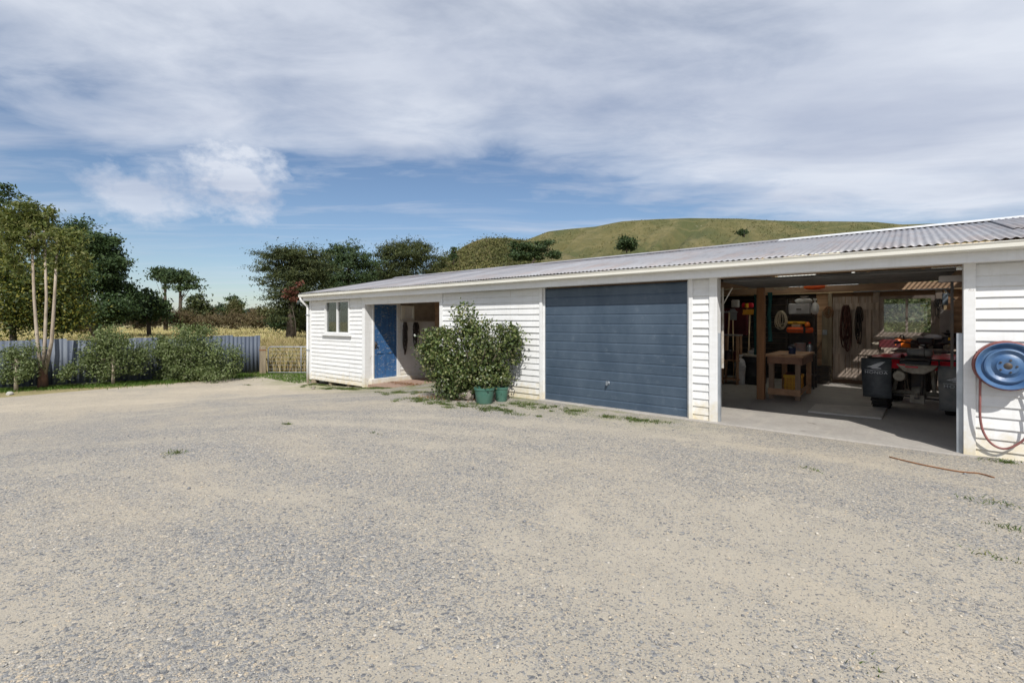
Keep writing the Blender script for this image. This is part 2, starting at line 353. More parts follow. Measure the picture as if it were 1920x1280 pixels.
def hillmat():
    m, nt, b, out = nodes('hill_pasture'); v = coords(nt, world=True)
    n = noise(nt, v, .02, 9, .6, .6); n2 = noise(nt, v, .25, 8, .75); n3 = noise(nt, coords(nt, (1, .25, .6), (0, 0, .6), world=True), .09, 8, .7)
    c = mixc(nt, ramp(nt, n, [(.42, 0.), (.58, 1.)]), (.135, .118, .042), (.072, .082, .024)); c = mixc(nt, ramp(nt, n2, [(.42, 0.), (.72, .75)]), c, (.075, .082, .026))
    c = mixc(nt, ramp(nt, n3, [(.52, 0.), (.62, .5)]), c, (.21, .175, .078))
    n6 = noise(nt, coords(nt, (.5, 1, 1.6), (0, 0, -.4), world=True), .12, 8, .75, .8); c = mixc(nt, ramp(nt, n6, [(.56, 0.), (.64, .6)]), c, (.06, .07, .022))
    wv = N(nt, 'ShaderNodeTexWave'); wv.inputs['Scale'].default_value = .035; wv.inputs['Distortion'].default_value = 9; wv.inputs['Detail'].default_value = 3; wv.inputs['Detail Scale'].default_value = .6; nt.links.new(coords(nt, (1, .6, 3), (0, 0, .9), world=True), wv.inputs['Vector'])
    c = mixc(nt, ramp(nt, wv.outputs['Fac'], [(.92, 0.), (.98, .22)]), c, (.24, .20, .09))
    n4 = noise(nt, v, .09, 4, .5); c = mixc(nt, ramp(nt, n4, [(.735, 0.), (.76, .8)]), c, (.5, .44, .34))
    nt.links.new(c, b.inputs['Base Color']); b.inputs['Roughness'].default_value = .95; bump(nt, b, mth(nt, 'ADD', n2, n3), 1.0, 2.0); return m
hillm = hillmat()
L_cam = leafmat('glossy_shrub_leaves', [(.025, .04, .014), (.06, .09, .025), (.10, .14, .04), (.18, .22, .07), (.30, .28, .15)], .38, .22, .5)
L_fence = leafmat('silver_green_leaves', [(.05, .07, .022), (.10, .14, .042), (.155, .195, .07), (.25, .28, .15)], .5, .25)
L_dk = leafmat('dark_evergreen_foliage', [(.016, .032, .012), (.032, .06, .022), (.055, .09, .03), (.08, .11, .038)], .6, .12)
L_pine = leafmat('deep_green_pine', [(.018, .036, .011), (.035, .066, .020), (.065, .105, .032)], .6, .12)
L_mac = leafmat('macrocarpa_foliage', [(.018, .030, .011), (.042, .058, .018), (.075, .09, .028), (.105, .115, .04)], .65, .12)
L_gum = leafmat('olive_hanging_leaves', [(.06, .085, .022), (.12, .15, .04), (.18, .20, .06), (.25, .24, .09)], .5, .3)
L_yel = leafmat('yellow_green_leaves', [(.03, .045, .012), (.055, .08, .02), (.10, .125, .025), (.34, .30, .06)], .5, .3)
L_scrub = leafmat('brown_scrub_twigs', [(.075, .05, .03), (.13, .10, .05), (.18, .14, .075), (.09, .09, .03)], .8, .15)
L_olive = leafmat('olive_scrub_leaves', [(.05, .055, .018), (.09, .095, .03), (.15, .14, .06)], .7, .2)
L_far = leafmat('far_blue_green_trees', [(.035, .055, .05), (.05, .075, .06)], .8, .05)
L_dry = leafmat('dry_grass', [(.30, .21, .11), (.50, .40, .21), (.62, .51, .31), (.32, .32, .11), (.42, .35, .15)], .8, .3)
L_gold = leafmat('golden_meadow_grass', [(.52, .44, .22), (.62, .54, .32), (.50, .48, .20), (.60, .48, .32)], .8, .3)
L_grn = leafmat('green_weed_blades', [(.05, .09, .02), (.09, .15, .03), (.14, .19, .05), (.22, .20, .09)], .6, .3)
L_rust = leafmat('rust_dead_foliage', [(.09, .035, .022), (.14, .055, .035)], .8, .1)
def stonemat():
    m, nt, b, out = nodes('loose_stones'); r = N(nt, 'ShaderNodeNewGeometry').outputs['Random Per Island']
    c = ramp(nt, r, [(0., (.115, .12, .13)), (.3, (.205, .21, .215)), (.6, (.34, .325, .30)), (.85, (.48, .41, .31)), (1., (.53, .49, .42))])
    nt.links.new(c, b.inputs['Base Color']); b.inputs['Roughness'].default_value = .85; return m
stonem = stonemat()

# ------------------------------------------------------------------ helpers: foliage
def unit(a): return a / np.maximum(np.linalg.norm(a, axis=1, keepdims=True), 1e-9)
def leaves(name, P, size, mat, parent=None, asp=.5, out=None, bias=.5, droop=0.0, up=0.0):
    n = len(P); nr = unit(rng.normal(size=(n, 3)))
    if out is not None: nr = unit(nr * (1 - bias) + unit(out) * bias)
    t = rng.normal(size=(n, 3)); t[:, 2] += up * 2 - droop * 2; t = unit(t - nr * np.sum(t * nr, 1, keepdims=True)); b = np.cross(nr, t)
    s = size * rng.uniform(.6, 1.35, (n, 1)); w = s * asp
    V = np.stack([P - t * s * .5, P + b * w * .5 + nr * s * .06, P + t * s * .5, P - b * w * .5 + nr * s * .06], 1).reshape(-1, 3)
    F = np.arange(4 * n).reshape(n, 4); return npmesh(name, V, F, mat, parent)
def blob_pts(blobs, n, clump=.25, per=40, flat=.7, shell=.55, spoke=0.):
    per = int(per * 1.5); clump *= .92
    """blobs (x,y,z,rx,ry,rz): leaves gathered in clumps through each ellipsoid, denser towards its surface"""
    bl = np.array(blobs, float); vol = (bl[:, 3] * bl[:, 4] * bl[:, 5]) ** .8; nc = max(4, n // per)
    idx = rng.choice(len(bl), nc, p=vol / vol.sum()); d = unit(rng.normal(size=(nc, 3))); r = rng.uniform(0, 1, (nc, 1)) ** (1 - shell)
    r = np.where(rng.uniform(size=(nc, 1)) < .08, r * 1.15, r)
    c = bl[idx, :3] + d * r * bl[idx, 3:6]; k = rng.uniform(.5, 1.4, (nc, 1))
    P = np.repeat(c, per, 0) + rng.normal(size=(nc * per, 3)) * np.repeat(k, per, 0) * clump * np.array([1, 1, flat])
    if spoke:
        hd = d * [1, 1, .35]; hd[:, 2] += .12; P = P + np.repeat(unit(hd), per, 0) * np.abs(rng.normal(size=(nc * per, 1))) * clump * spoke
    O = np.repeat(d, per, 0) + rng.normal(size=(nc * per, 3)) * .4; O[:, 2] += .35
    return P, O, c
def pxblobs(z, L, base, dep=1.0):
    o = []
    for px, py, rx, ry in L:
        zz = z + rnd.uniform(-.5, .5) * rx / FP * z * dep * .8
        c = at(px, py, zz) - base; r = rx / FP * z
        o.append((c.x, c.y, c.z, r, r * dep, ry / FP * z))
    return o
def grow(name, label, cat, base, blobs, n, lsize, lmat, trunk=None, tmat=None, clump=.3, per=40, flat=.7, shell=.55, group=None, asp=.5,
         part='crown', bias=.5, droop=0., limbs=10, up=0., spoke=0., extra=None):
    """tree: trunk = list of (path, r0, r1) in local coordinates"""
    root = thing(name, label, cat, base, 0, group)
    P, O, c = blob_pts(blobs, n, clump, per, flat, shell, spoke)
    if extra is not None: P = np.concatenate([P, extra]); O = np.concatenate([O, np.tile([0, 0, 1.], (len(extra), 1))])
    leaves(part, P, lsize, lmat, root, asp, O, bias, droop, up)
    if trunk:
        for path, r0, r1 in trunk:
            mb = MB(); k = len(path); mb.tube(path, [r0 + (r1 - r0) * i / (k - 1) for i in range(k)], 10)
            tp = Vector(path[-1]); bs = Vector(path[0])
            dd = np.linalg.norm(c - np.array(tp) * .75, axis=1); cand = np.argsort(dd)[:max(limbs, int(len(c) * .45))]; sel = rng.choice(cand, min(limbs, len(cand)), replace=False)
            if isinstance(tmat, list) and path is trunk[0][0]: sel = []
            for j in sel:
                t = rnd.uniform(.45 if r0 > .1 else .93, 1.0); i = min(k - 2, int(t * (k - 1))); s = Vector(path[i]).lerp(Vector(path[i + 1]), t * (k - 1) - i); e = Vector(c[j])
                mid = s.lerp(e, .5) + Vector((0, 0, -.08 * (e - s).length)); rr = (r0 + (r1 - r0) * t) * .32
                mb.tube([s, mid, e], [rr, rr * .55, rr * .15], 6)
            mb.build('trunk' if len(trunk) < 2 or path is trunk[0][0] else 'stem', (tmat[0] if path is trunk[0][0] else tmat[1]) if isinstance(tmat, list) else tmat, root, smooth=True)
    return root
def blades(name, P, h, w, mat, lean=.35, label=None, kind='stuff', parent=None):
    n = len(P); a = rng.uniform(0, 2 * np.pi, n); hh = h * rng.uniform(.5, 1.3, n)
    side = np.stack([np.cos(a), np.sin(a), np.zeros(n)], 1) * (w * rng.uniform(.6, 1.4, n))[:, None] * .5
    ln = np.stack([rng.normal(size=n), rng.normal(size=n), np.zeros(n)], 1) * lean
    mid = P + (ln * .35 + [0, 0, .55]) * hh[:, None]; tip = P + (ln + [0, 0, 1]) * hh[:, None]
    V = np.stack([P - side, P + side, mid + side * .7, tip, mid - side * .7], 1).reshape(-1, 3)
    o = npmesh(name, V, np.arange(5 * n).reshape(n, 5), mat, parent)
    if kind: o['kind'] = kind
    return o

# ------------------------------------------------------------------ camera, sun, sky
cam = bpy.data.objects.new('camera', bpy.data.cameras.new('camera')); COL.objects.link(cam)
cam.location = EYE; cam.rotation_euler = (R(90), 0, TH); cam.data.sensor_width = 36; cam.data.lens = FP / 1920 * 36
cam.data.shift_y = -(640 - HY) / 1920; cam.data.clip_end = 6000; cam.data.clip_start = .05; SC.camera = cam
SD = Vector((.86, -1, 1.36)).normalized()      # towards the sun
EL = math.asin(SD.z)
sun = bpy.data.objects.new('sun', bpy.data.lights.new('sun', 'SUN')); COL.objects.link(sun)
sun.rotation_euler = (-SD).to_track_quat('-Z', 'Y').to_euler(); sun.data.energy = 4.5; sun.data.angle = R(.53); sun.data.color = (1, .965, .91)
W = bpy.data.worlds.new('World'); SC.world = W; W.use_nodes = True; nt = W.node_tree; nt.nodes.clear()
wo = N(nt, 'ShaderNodeOutputWorld'); bg = N(nt, 'ShaderNodeBackground'); nt.links.new(bg.outputs[0], wo.inputs[0]); bg.inputs[1].default_value = .1
sky = N(nt, 'ShaderNodeTexSky', sky_type='NISHITA'); sky.sun_disc = False; sky.sun_elevation = EL
sky.sun_rotation = math.atan2(SD.x, SD.y); sky.air_density = 1.0; sky.dust_density = .6; sky.ozone_density = 2.0
tc = N(nt, 'ShaderNodeTexCoord'); vr = N(nt, 'ShaderNodeVectorRotate', rotation_type='Z_AXIS'); vr.inputs['Angle'].default_value = -TH
nt.links.new(tc.outputs['Generated'], vr.inputs['Vector']); sp = N(nt, 'ShaderNodeSeparateXYZ'); nt.links.new(vr.outputs[0], sp.inputs[0])
zz = mth(nt, 'MAXIMUM', sp.outputs[2], .02); zi = mth(nt, 'ADD', zz, .04)
X_ = mth(nt, 'DIVIDE', sp.outputs[0], zi); Y_ = mth(nt, 'DIVIDE', sp.outputs[1], zi)
cb = N(nt, 'ShaderNodeCombineXYZ'); nt.links.new(X_, cb.inputs[0]); nt.links.new(Y_, cb.inputs[1])
def wnoise(scale, sx, sy, rot, det=8, rough=.55, dist=.0, off=0):
    mp = N(nt, 'ShaderNodeMapping'); mp.inputs['Scale'].default_value = (sx, sy, 1); mp.inputs['Rotation'].default_value = (0, 0, rot); mp.inputs['Location'].default_value = (off, off * .7, off)
    nt.links.new(cb.outputs[0], mp.inputs[0]); return noise(nt, mp.outputs[0], scale, det, rough, dist)
nb = wnoise(.55, .55, 1., .5, 9, .52, .5, 3.1); ns = wnoise(1.5, .4, 1.2, -.35, 8, .6, .5, 7.7); nf = wnoise(2.2, .7, 1., .4, 7, .6, .4, 1.3)
# the cloud bank overhead: its edge lies nearer on the left than ahead
edge = mth(nt, 'SUBTRACT', mth(nt, 'MULTIPLY_ADD', mth(nt, 'MINIMUM', X_, 0.2), .55, 3.2), Y_)
edge = mth(nt, 'MULTIPLY', edge, .46); edge = mth(nt, 'MINIMUM', edge, .66)
right = mth(nt, 'MULTIPLY_ADD', X_, .10, -.02, clamp=True); right = mth(nt, 'MINIMUM', right, .22)
dens = mth(nt, 'ADD', mth(nt, 'MULTIPLY_ADD', nb, 2.2, -1.05), mth(nt, 'ADD', edge, right)); dens = mth(nt, 'ADD', dens, mth(nt, 'MULTIPLY_ADD', nf, 1.0, -.5))
bank = ramp(nt, dens, [(.0, 0.), (.25, .45), (.6, .86), (1.0, .98)])
wisp = mth(nt, 'MULTIPLY', ramp(nt, ns, [(.44, 0.), (.70, .58)]), 1.0)
lowf = ramp(nt, sp.outputs[2], [(.0, .7), (.10, .35), (.2, 1.)]); wisp = mth(nt, 'MULTIPLY', wisp, lowf)
# small cumulus puffs low on the left
def puff(px, py, rad, amp):
    d = ray(px, py).normalized(); dp = N(nt, 'ShaderNodeVectorMath', operation='DISTANCE'); nt.links.new(tc.outputs['Generated'], dp.inputs[0]); dp.inputs[1].default_value = d
    mp = N(nt, 'ShaderNodeMapping'); mp.inputs['Scale'].default_value = (1, 1, 1.6); nt.links.new(tc.outputs['Generated'], mp.inputs[0])
    n = noise(nt, mp.outputs[0], 13, 6, .6); q = mth(nt, 'ADD', mth(nt, 'MULTIPLY_ADD', dp.outputs['Value'], -1 / rad, 1.0), mth(nt, 'MULTIPLY_ADD', n, 2.2, -1.15))
    return ramp(nt, q, [(.05, 0.), (.65, amp)])
pf = mth(nt, 'MAXIMUM', puff(450, 345, .10, .9), puff(262, 356, .08, .75))
shade = wnoise(1.1, .6, 1.1, .3, 8, .55, .3, 9.2)
ccol = mixc(nt, ramp(nt, shade, [(.33, 0.), (.64, 1.)]), (4.7, 5.2, 6.4), (7.1, 7.5, 8.3))
skyc = mixc(nt, 1.0, sky.outputs[0], (.90, .93, .98), 'MULTIPLY')
cov = mth(nt, 'MAXIMUM', mth(nt, 'MAXIMUM', bank, wisp), pf)
nt.links.new(mixc(nt, cov, skyc, ccol), bg.inputs[0])
SC.view_settings.view_transform = 'Standard'; SC.view_settings.look = 'None'; SC.view_settings.exposure = .12; SC.view_settings.gamma = 1
SC.render.engine = 'CYCLES'; SC.cycles.max_bounces = 10; SC.cycles.diffuse_bounces = 7; SC.cycles.transparent_max_bounces = 16

# ------------------------------------------------------------------ terrain
def gridmesh(name, xs, ys, hf, mat):
    V = np.array([(x, y, hf(x, y)) for y in ys for x in xs]); nx, ny = len(xs), len(ys)
    i = np.arange(nx * ny).reshape(ny, nx); F = np.stack([i[:-1, :-1], i[:-1, 1:], i[1:, 1:], i[1:, :-1]], -1).reshape(-1, 4)
    o = npmesh(name, V, F, mat, smooth=True); o['kind'] = 'structure'; return o
def graded(a, b, near, step, k=1.25):
    s = list(np.arange(near[0], near[1] + 1e-6, step)); d = step; x = near[0]
    while x > a: d *= k; x -= d; s.insert(0, max(x, a))
    d = step; x = near[1]
    while x < b: d *= k; x += d; s.append(min(x, b))
    return s
YX0 = -17.55
def meadow_h(x, y):
    h = g(x, y)
    return h - .06 if (x > YX0 and y < 7.5 and x < 30 and y > -26) else h
gridmesh('ground', graded(-2500, 2500, (-30, 14), 1.0), graded(-2500, 2500, (-26, 14), 1.0), meadow_h, field)
def yard_h(x, y): return g(x, y) + .004 - (.03 if y > -.05 and x > -8 else 0)
gridmesh('gravel_yard', list(np.arange(YX0, 14.01, .35)), list(np.arange(-24, 6.91, .35)), yard_h, gravel)

from mathutils import noise as mnoise
def noise3(p): return 1 - 2.2 * abs(mnoise.noise(Vector(p)))
# hills behind the shed
def interp(x, pts):
    xs = [p[0] for p in pts]; ys = [p[1] for p in pts]; return float(np.interp(x, xs, ys))
def hill(name, sil, z0, zr, z1, pxs, mat, rib=5.0, base=-1.5):
    zs = np.concatenate([np.linspace(z0, zr, 60), np.linspace(zr, z1, 14)[1:]]); V = []
    for z in zs:
        for px in pxs:
            H = H0 + (HY - interp(px, sil)) / FP * zr
            t = (z - z0) / (zr - z0) if z <= zr else 1 - ((z - zr) / (z1 - zr)) ** 1.5
            p = t ** .78 if z <= zr else t
            q = px * .036 - z * .085
            u = (px * .0105 - z * .020); ribs = noise3((u, z * .008, 3.3)) + .45 * noise3((u * 2.7, z * .02, 9.1)) + .2 * noise3((u * 7, z * .06, 1.1))
            win = max(0, t) * (1 - t) * 4 if z <= zr else 0
            h = base + (H - base) * p - rib * win * (.6 + ribs)
            w = at(px, HY, z); V.append((w.x, w.y, h))
    nx = len(pxs); ny = len(zs); i = np.arange(nx * ny).reshape(ny, nx); F = np.stack([i[:-1, :-1], i[:-1, 1:], i[1:, 1:], i[1:, :-1]], -1).reshape(-1, 4)
    o = npmesh(name, np.array(V), F, mat, smooth=True); o['kind'] = 'structure'; return np.array(V).reshape(ny, nx, 3)
SIL = [(600, 603), (760, 560), (900, 500), (960, 462), (992, 448), (1028, 434), (1070, 429), (1116, 425), (1145, 419), (1167, 415), (1230, 411), (1291, 409), (1388, 410), (1450, 413.5), (1500, 415), (1560, 415), (1640, 416), (1690, 421), (1760, 419), (1850, 424), (2100, 450), (2500, 520), (2700, 603)]
HV = hill('hill', SIL, 110, 260, 420, np.linspace(600, 2700, 420), hillm, 13.0)
SIL2 = [(700, 600), (780, 530), (815, 497), (850, 474), (880, 456), (905, 447), (950, 446), (1000, 453), (1060, 475), (1120, 500), (1250, 570), (1330, 600)]
hill('foothill', SIL2, 75, 125, 190, np.linspace(700, 1330, 90), hillm, 2.0)

# ------------------------------------------------------------------ the shed
XL, XR, YB, YR, ZR, ZE = -14.42, 3.6, 6.6, 3.3, 3.09, 2.35
SL = (ZR - ZE) / (YR + .3)
def FX(px): return onY(px, HY, 0).x
shed = thing('farm_shed', 'long low white weatherboard shed with grey corrugated iron roof', 'shed')
X_p0, X_p1 = FX(686), FX(826)           # porch
X_g0, X_g1 = FX(1021), FX(1289)         # closed tilt door
X_o0, X_o1 = FX(1346), FX(1806)         # open bay
EX = .12
def siding(mb, a, b, z0, z1, tr, skip=None):
    """lapped boards between a and b; tr maps (along, out, z) to a point"""
    n0 = math.ceil((1.77 - z1) / EX) ; k = 1.77 + 6 * EX
    zb = 1.77 - EX * math.ceil((1.77 - z0) / EX)
    while zb < z1:
        lo, hi = max(zb, z0), min(zb + EX, z1)
        cuts = [a] + sorted(x for x in [a + (b - a) * rnd.random() for _ in range(max(0, int(abs(b - a) / 2.2)))] if min(abs(x - a), abs(x - b)) > .4) + [b]
        for a_, b_ in zip(cuts[:-1], cuts[1:]):
            if hi - lo <= .004: continue
            e_ = .0012 if len(cuts) > 2 else 0
            a1, b1 = a_ + e_, b_ - e_
            o = .026 + rnd.uniform(-.004, .004); s = (hi - lo) / EX; wob = [rnd.uniform(-.003, .003) for _ in range(3)]
            vs = [tr(a1, 0, lo), tr(b1, 0, lo), tr(b1, o, lo + wob[0]), tr(a1, o, lo + wob[1]), tr(b1, .005, hi), tr(a1, .005, hi)]
            mb.add(vs, [(0, 1, 2, 3), (3, 2, 4, 5)])
        zb += EX
front = lambda a, o, z: (a, -o, z)
def wall(x0, x1, z0, z1, name='wall', y0=0.0, y1=.10, mat=None):
    MB().box(x0, x1, y0 + .001, y1, z0, z1).build(name, mat or rawwood, shed)
def clad(x0, x1, z0, z1, holes=()):
    mb = MB()
    if not holes: siding(mb, x0, x1, z0, z1, front)
    for hx0, hx1, hz0, hz1 in holes:
        siding(mb, x0, hx0, z0, z1, front); siding(mb, hx1, x1, z0, z1, front); siding(mb, hx0, hx1, z0, hz0, front); siding(mb, hx0, hx1, hz1, z1, front)
    mb.build('weatherboards', white, shed)
ZT = 2.15
# left room with its window
wx0, wx1, wz0, wz1 = B(611, 563, 657, 626, 0)
hole = (wx0 + .03, wx1 - .03, wz0 + .03, wz1 - .03)
clad(XL, X_p0, -.285, ZT, [hole])
wall(XL, hole[0], -.28, 2.3); wall(hole[1], X_p0 - .02, -.28, 2.3); wall(hole[0], hole[1], -.28, hole[2]); wall(hole[0], hole[1], hole[3], 2.3)
clad(X_p1, X_g0 - .06, -.03, ZT); wall(X_p1 + .02, X_g0 - .06, -.03, 2.3)
clad(X_g1 + .05, X_o0 - .07, -.03, ZT); wall(X_g1 + .05, X_o0 - .07, -.03, 2.3)
clad(X_o1 + .085, XR, -.015, ZT); wall(X_o1 + .085, XR, -.015, 2.3)
def board(x0, x1, z0, z1, name='corner_board', y0=-.036, y1=.10, mat=None):
    return MB().box(x0, x1, y0, y1, z0, z1).build(name, mat or trim, shed, bevel=.003)
board(XL - .03, XL + .085, -.30, ZT + .05)
board(X_p0 - .13, X_p0, -.33, ZT + .05, mat=peeling)
board(X_p1, X_p1 + .10, -.12, ZT + .05)
board(X_g0 - .10, X_g0 - .035, -.05, ZT + .05)
board(X_g0 - .035, X_g0, -.04, ZT, 'door_jamb', .012, .10)
board(X_g1, X_g1 + .03, -.03, ZT + .04, 'door_jamb', .008, .10)
board(X_g1 + .03, X_g1 + .09, -.04, ZT + .05)
board(X_o0 - .115, X_o0, -.05, ZT + .05, y1=.14, mat=peeling)
board(X_o1, X_o1 + .10, -.04, ZT + .05, y1=.14, mat=peeling)
MB().box(X_p0 - .02, X_p1 + .02, -.032, .10, 1.965, ZT + .03).build('lintel', trim, shed, bevel=.003)
MB().box(X_g0, X_g1, .11, .21, 2.13, 2.29).build('header_beam', rawwood, shed); MB().box(X_o0, X_o1, .10, .20, 2.145, 2.28).build('header_beam', rawwood, shed)
# void under the left room, with piles
for x in (XL + .1, XL + 1.1, XL + 2.1, X_p0 - .15): MB().box(x - .07, x + .07, .03, .2, -.62, -.285).build('pile', greywood, shed)
# piers painted board offcut below corner
MB().box(XL + .05, XL + .30, -.01, .03, -.46, -.29).build('base_board', greywood, shed)
# window
def window(nm, x0, x1, z0, z1, y, out=-1, fr=.05, mullion=True, sill=True, mat=trim, back=True, fw=.055):
    w = MB()
    a, b = (y - .045, y + .06)
    w.box(x0, x0 + fw, a, b, z0, z1).box(x1 - fw, x1, a, b, z0, z1).box(x0 + fw, x1 - fw, a + .002, b, z1 - fw, z1).box(x0 + fw, x1 - fw, a + .002, b, z0, z0 + fw)
    if mullion: c = (x0 + x1) / 2; w.box(c - .022, c + .022, a + .012, b - .02, z0 + fw, z1 - fw)
    o = w.build(nm, mat, shed, bevel=.003)
    MB().box(x0 + fw, x1 - fw, y + .012, y + .017, z0 + fw, z1 - fw).build('pane', glass, o)
    if sill: MB().box(x0 - .12, x1 + .10, y - .095, y - .046, z0 - .055, z0 - .003).build('sill', mat, o, bevel=.004)
    return o
w1 = window('window', wx0, wx1, wz0, wz1, 0)
# blinds hanging behind the glass
cb_ = MB(); n = 14
for i in range(n):
    xx = wx0 + .06 + (wx1 - wx0 - .12) * (i + .5) / n; cb_.box(xx - .032, xx + .030, .11 + .015 * (i % 2), .115 + .015 * (i % 2), wz0 + .05, wz1 - .05)
cb_.build('blind', curtain, w1)
# room behind the window
wall(XL, X_p0 - .12, -.25, 2.3, 'inner_wall', 2.45, 2.5, greypaint)

# porch: return wall on the left (plane X = X_p0, facing +X) with the blue door
PX = X_p0
side = lambda a, o, z: (PX + o, a, z)
def yX(px, py=HY): return onX(px, py, PX).y
yd0, yd1 = yX(701), yX(744); zd0, zd1 = -.075, 1.985
mb = MB(); siding(mb, yX(750), 2.45, -.10, 1.52, side); mb.build('weatherboards', white, shed)
mb = MB(); siding(mb, yX(776), 2.45, 1.52, 2.3, side); siding(mb, yX(750), yX(776), 1.98, 2.3, side); mb.build('porch_upper_boards', M('dim_unpainted_boards', (.36, .31, .25), (.25, .21, .17), 5, .8), shed)
MB().box(PX - .12, PX - .002, yd1 + .06, 2.45, -.25, 2.25).box(PX - .12, PX, .10, yX(698), -.3, 2.25).box(PX - .12, PX - .002, .10, yd1 + .06, zd1 + .04, 2.25).build('porch_side_wall', peeling, shed)
j = MB().box(PX - .10, PX + .022, yX(698), yd0, -.10, zd1 + .06).box(PX - .10, PX + .022, yd1, yX(750), -.10, zd1 + .06).box(PX - .10, PX + .02, yd0, yd1, zd1, zd1 + .06)
j.build('door_frame', trim, shed, bevel=.003)
MB().box(PX - .1, PX + .10, .11, 2.45, -.26, -.078).build('porch_step', palewood if False else trim, shed, bevel=.006)
# door leaf: frame-and-panel, tongue and groove upper panel
dr = MB(); X1 = PX - .005; X0 = PX - .045; w = yd1 - yd0; H = zd1 - zd0
dr.box(X0, X1, yd0 + .004, yd0 + .11, zd0, zd1).box(X0, X1, yd1 - .11, yd1 - .004, zd0, zd1)
dr.box(X0, X1 - .001, yd0 + .11, yd1 - .11, zd0, zd0 + .22).box(X0, X1 - .001, yd0 + .11, yd1 - .11, zd0 + .68, zd0 + .92).box(X0, X1 - .001, yd0 + .11, yd1 - .11, zd1 - .13, zd1)
c = (yd0 + yd1) / 2; dr.box(X0, X1 - .0015, c - .05, c + .05, zd0 + .22, zd0 + .68)
dr.box(X0, X1 - .018, yd0 + .11, yd1 - .11, zd0 + .22, zd0 + .68)
k = 5; ys = np.linspace(yd0 + .11, yd1 - .11, k + 1)
for i in range(k): dr.box(X0, X1 - .012, ys[i] + .004, ys[i + 1] - .004, zd0 + .92, zd1 - .13)
dr.box(X0, X1 - .022, yd0 + .11, yd1 - .11, zd0 + .92, zd1 - .13)
door = dr.build('blue_door', doorblue, shed, bevel=.004)
hd = MB(); hd.box(X1, X1 + .006, yd0 + .035, yd0 + .085, zd0 + .82, zd0 + 1.02).tube([(X1 + .006, yd0 + .06, zd0 + .95), (X1 + .05, yd0 + .06, zd0 + .95)], .009, 8)
hd.lathe([(0, .0), (.02, .003), (.028, .018), (.02, .034), (0, .037)], 14, Matrix.Translation((X1 + .045, yd0 + .06, zd0 + .95)) @ Matrix.Rotation(R(90), 4, 'Y'))
hd.build('door_knob', darkmetal, door, smooth=True)
# porch window high beside the door
a0, a1 = yX(752), yX(776); fz0, fz1 = 1.56, 1.97
pw = MB().box(PX - .05, PX + .03, a0, a0 + .12, fz0, fz1).box(PX - .05, PX + .03, a1 - .04, a1, fz0, fz1).box(PX - .05, PX + .028, a0 + .12, a1 - .04, fz0, fz0 + .04).box(PX - .05, PX + .028, a0 + .12, a1 - .04, fz1 - .04, fz1).build('porch_window', cream, shed)
MB().box(PX - .02, PX - .014, a0 + .12, a1 - .04, fz0 + .04, fz1 - .04).build('pane', glass, pw)
MB().box(PX + .026, PX + .14, yX(750), 2.3, 1.50, 1.525).build('porch_shelf', palewood, shed)
# porch back and right walls, ceiling, floor
MB().box(PX, X_p1 + .1, 2.45, 2.55, -.3, 2.3).build('porch_back_wall', rawwood, shed)
MB().box(X_p1 + .001, X_p1 + .1, .10, 2.45, -.3, 2.3).build('porch_side_wall', rawwood_v, shed)
MB().box(PX + .02, X_p1, .10, 2.45, 2.19, 2.22).build('porch_ceiling', rawwood, shed)
pf_ = MB().box(PX + .10, X_p1 + .001, -.0, 2.45, -.30, -.205).build('porch_floor', M('old_brick_floor', (.36, .24, .18), (.24, .17, .13), 14, .9, bs=.5), shed)
mbp = MB()
for i in range(4):
    yy = .7 + i * .4; mbp.box(X_p1 - .08, X_p1, yy, yy + .3, .2, 1.95)
mbp.build('coat_rail', cloth_dark, shed)

# tilt doors
def tilt(x0, x1, zb, zt, n=13):
    prof = []; hh = (zt - zb) / n; gd = .009; gw = .040
    for i in range(n):
        b = zb + i * hh
        prof += [(gd, b), (0, b + .004), (0, b + hh - gw * .8)]
    prof.append((gd, zt)); return prof
prof = tilt(0, 0, -.02, 2.125)
def sheet(x0, x1, prof, y, flatz=None):
    mb = MB(); k = len(prof)
    if flatz is None: vs = [(x0, y + p[0], p[1]) for p in prof] + [(x1, y + p[0], p[1]) for p in prof]
    else: vs = [(x0, y + p[1], flatz + p[0]) for p in prof] + [(x1, y + p[1], flatz + p[0]) for p in prof]
    return mb.add(vs, [(i, i + 1, i + 1 + k, i + k) for i in range(k - 1)])
mb = sheet(X_g0 + .008, X_g1 - .008, prof, .03); mb.box(X_g0 + .008, X_g1 - .008, .05, .08, -.02, 2.125)
gd1 = mb.build('garage_door', slate, shed)
hx = onY(1139, 718, 0).x; hz = onY(1139, 718, .0).z
hb = MB().lathe([(.0, -.035), (.019, -.03), (.024, -.008), (.03, 0)], 16, Matrix.Translation((hx, .03, hz)) @ Matrix.Rotation(R(-90), 4, 'X'))
hb.box(hx - .008, hx + .008, -.045, .0, hz - .035, hz + .035); hb.build('door_handle', galv, gd1)
MB().box(X_g0, X_g0 + .010, .012, .03, -.02, 2.13).build('edge_channel', galv, gd1); MB().box(X_g1 - .010, X_g1, .012, .03, -.02, 2.13).build('edge_channel', galv, gd1)
gd2 = sheet(X_o0 + .04, X_o1 - .05, [(p[0], p[1]) for p in tilt(0, 0, 0, 1.8, 11)], .12, 2.098).box(X_o0 + .04, X_o1 - .05, .12, 1.92, 2.115, 2.13).build('garage_door', M('dull_door_underside', (.12, .12, .12), (.07, .065, .06), 4, .6, .2), shed)
gd2['label'] = 'raised tilt door lying flat under the rafters of the open bay'
# galvanised tracks
MB().box(X_o0 + .001, X_o0 + .035, .0, .05, .0, 1.33).build('door_track', galv, shed); MB().box(X_o1 - .055, X_o1 - .001, .01, .05, .0, 1.37).build('door_track', galv, shed)
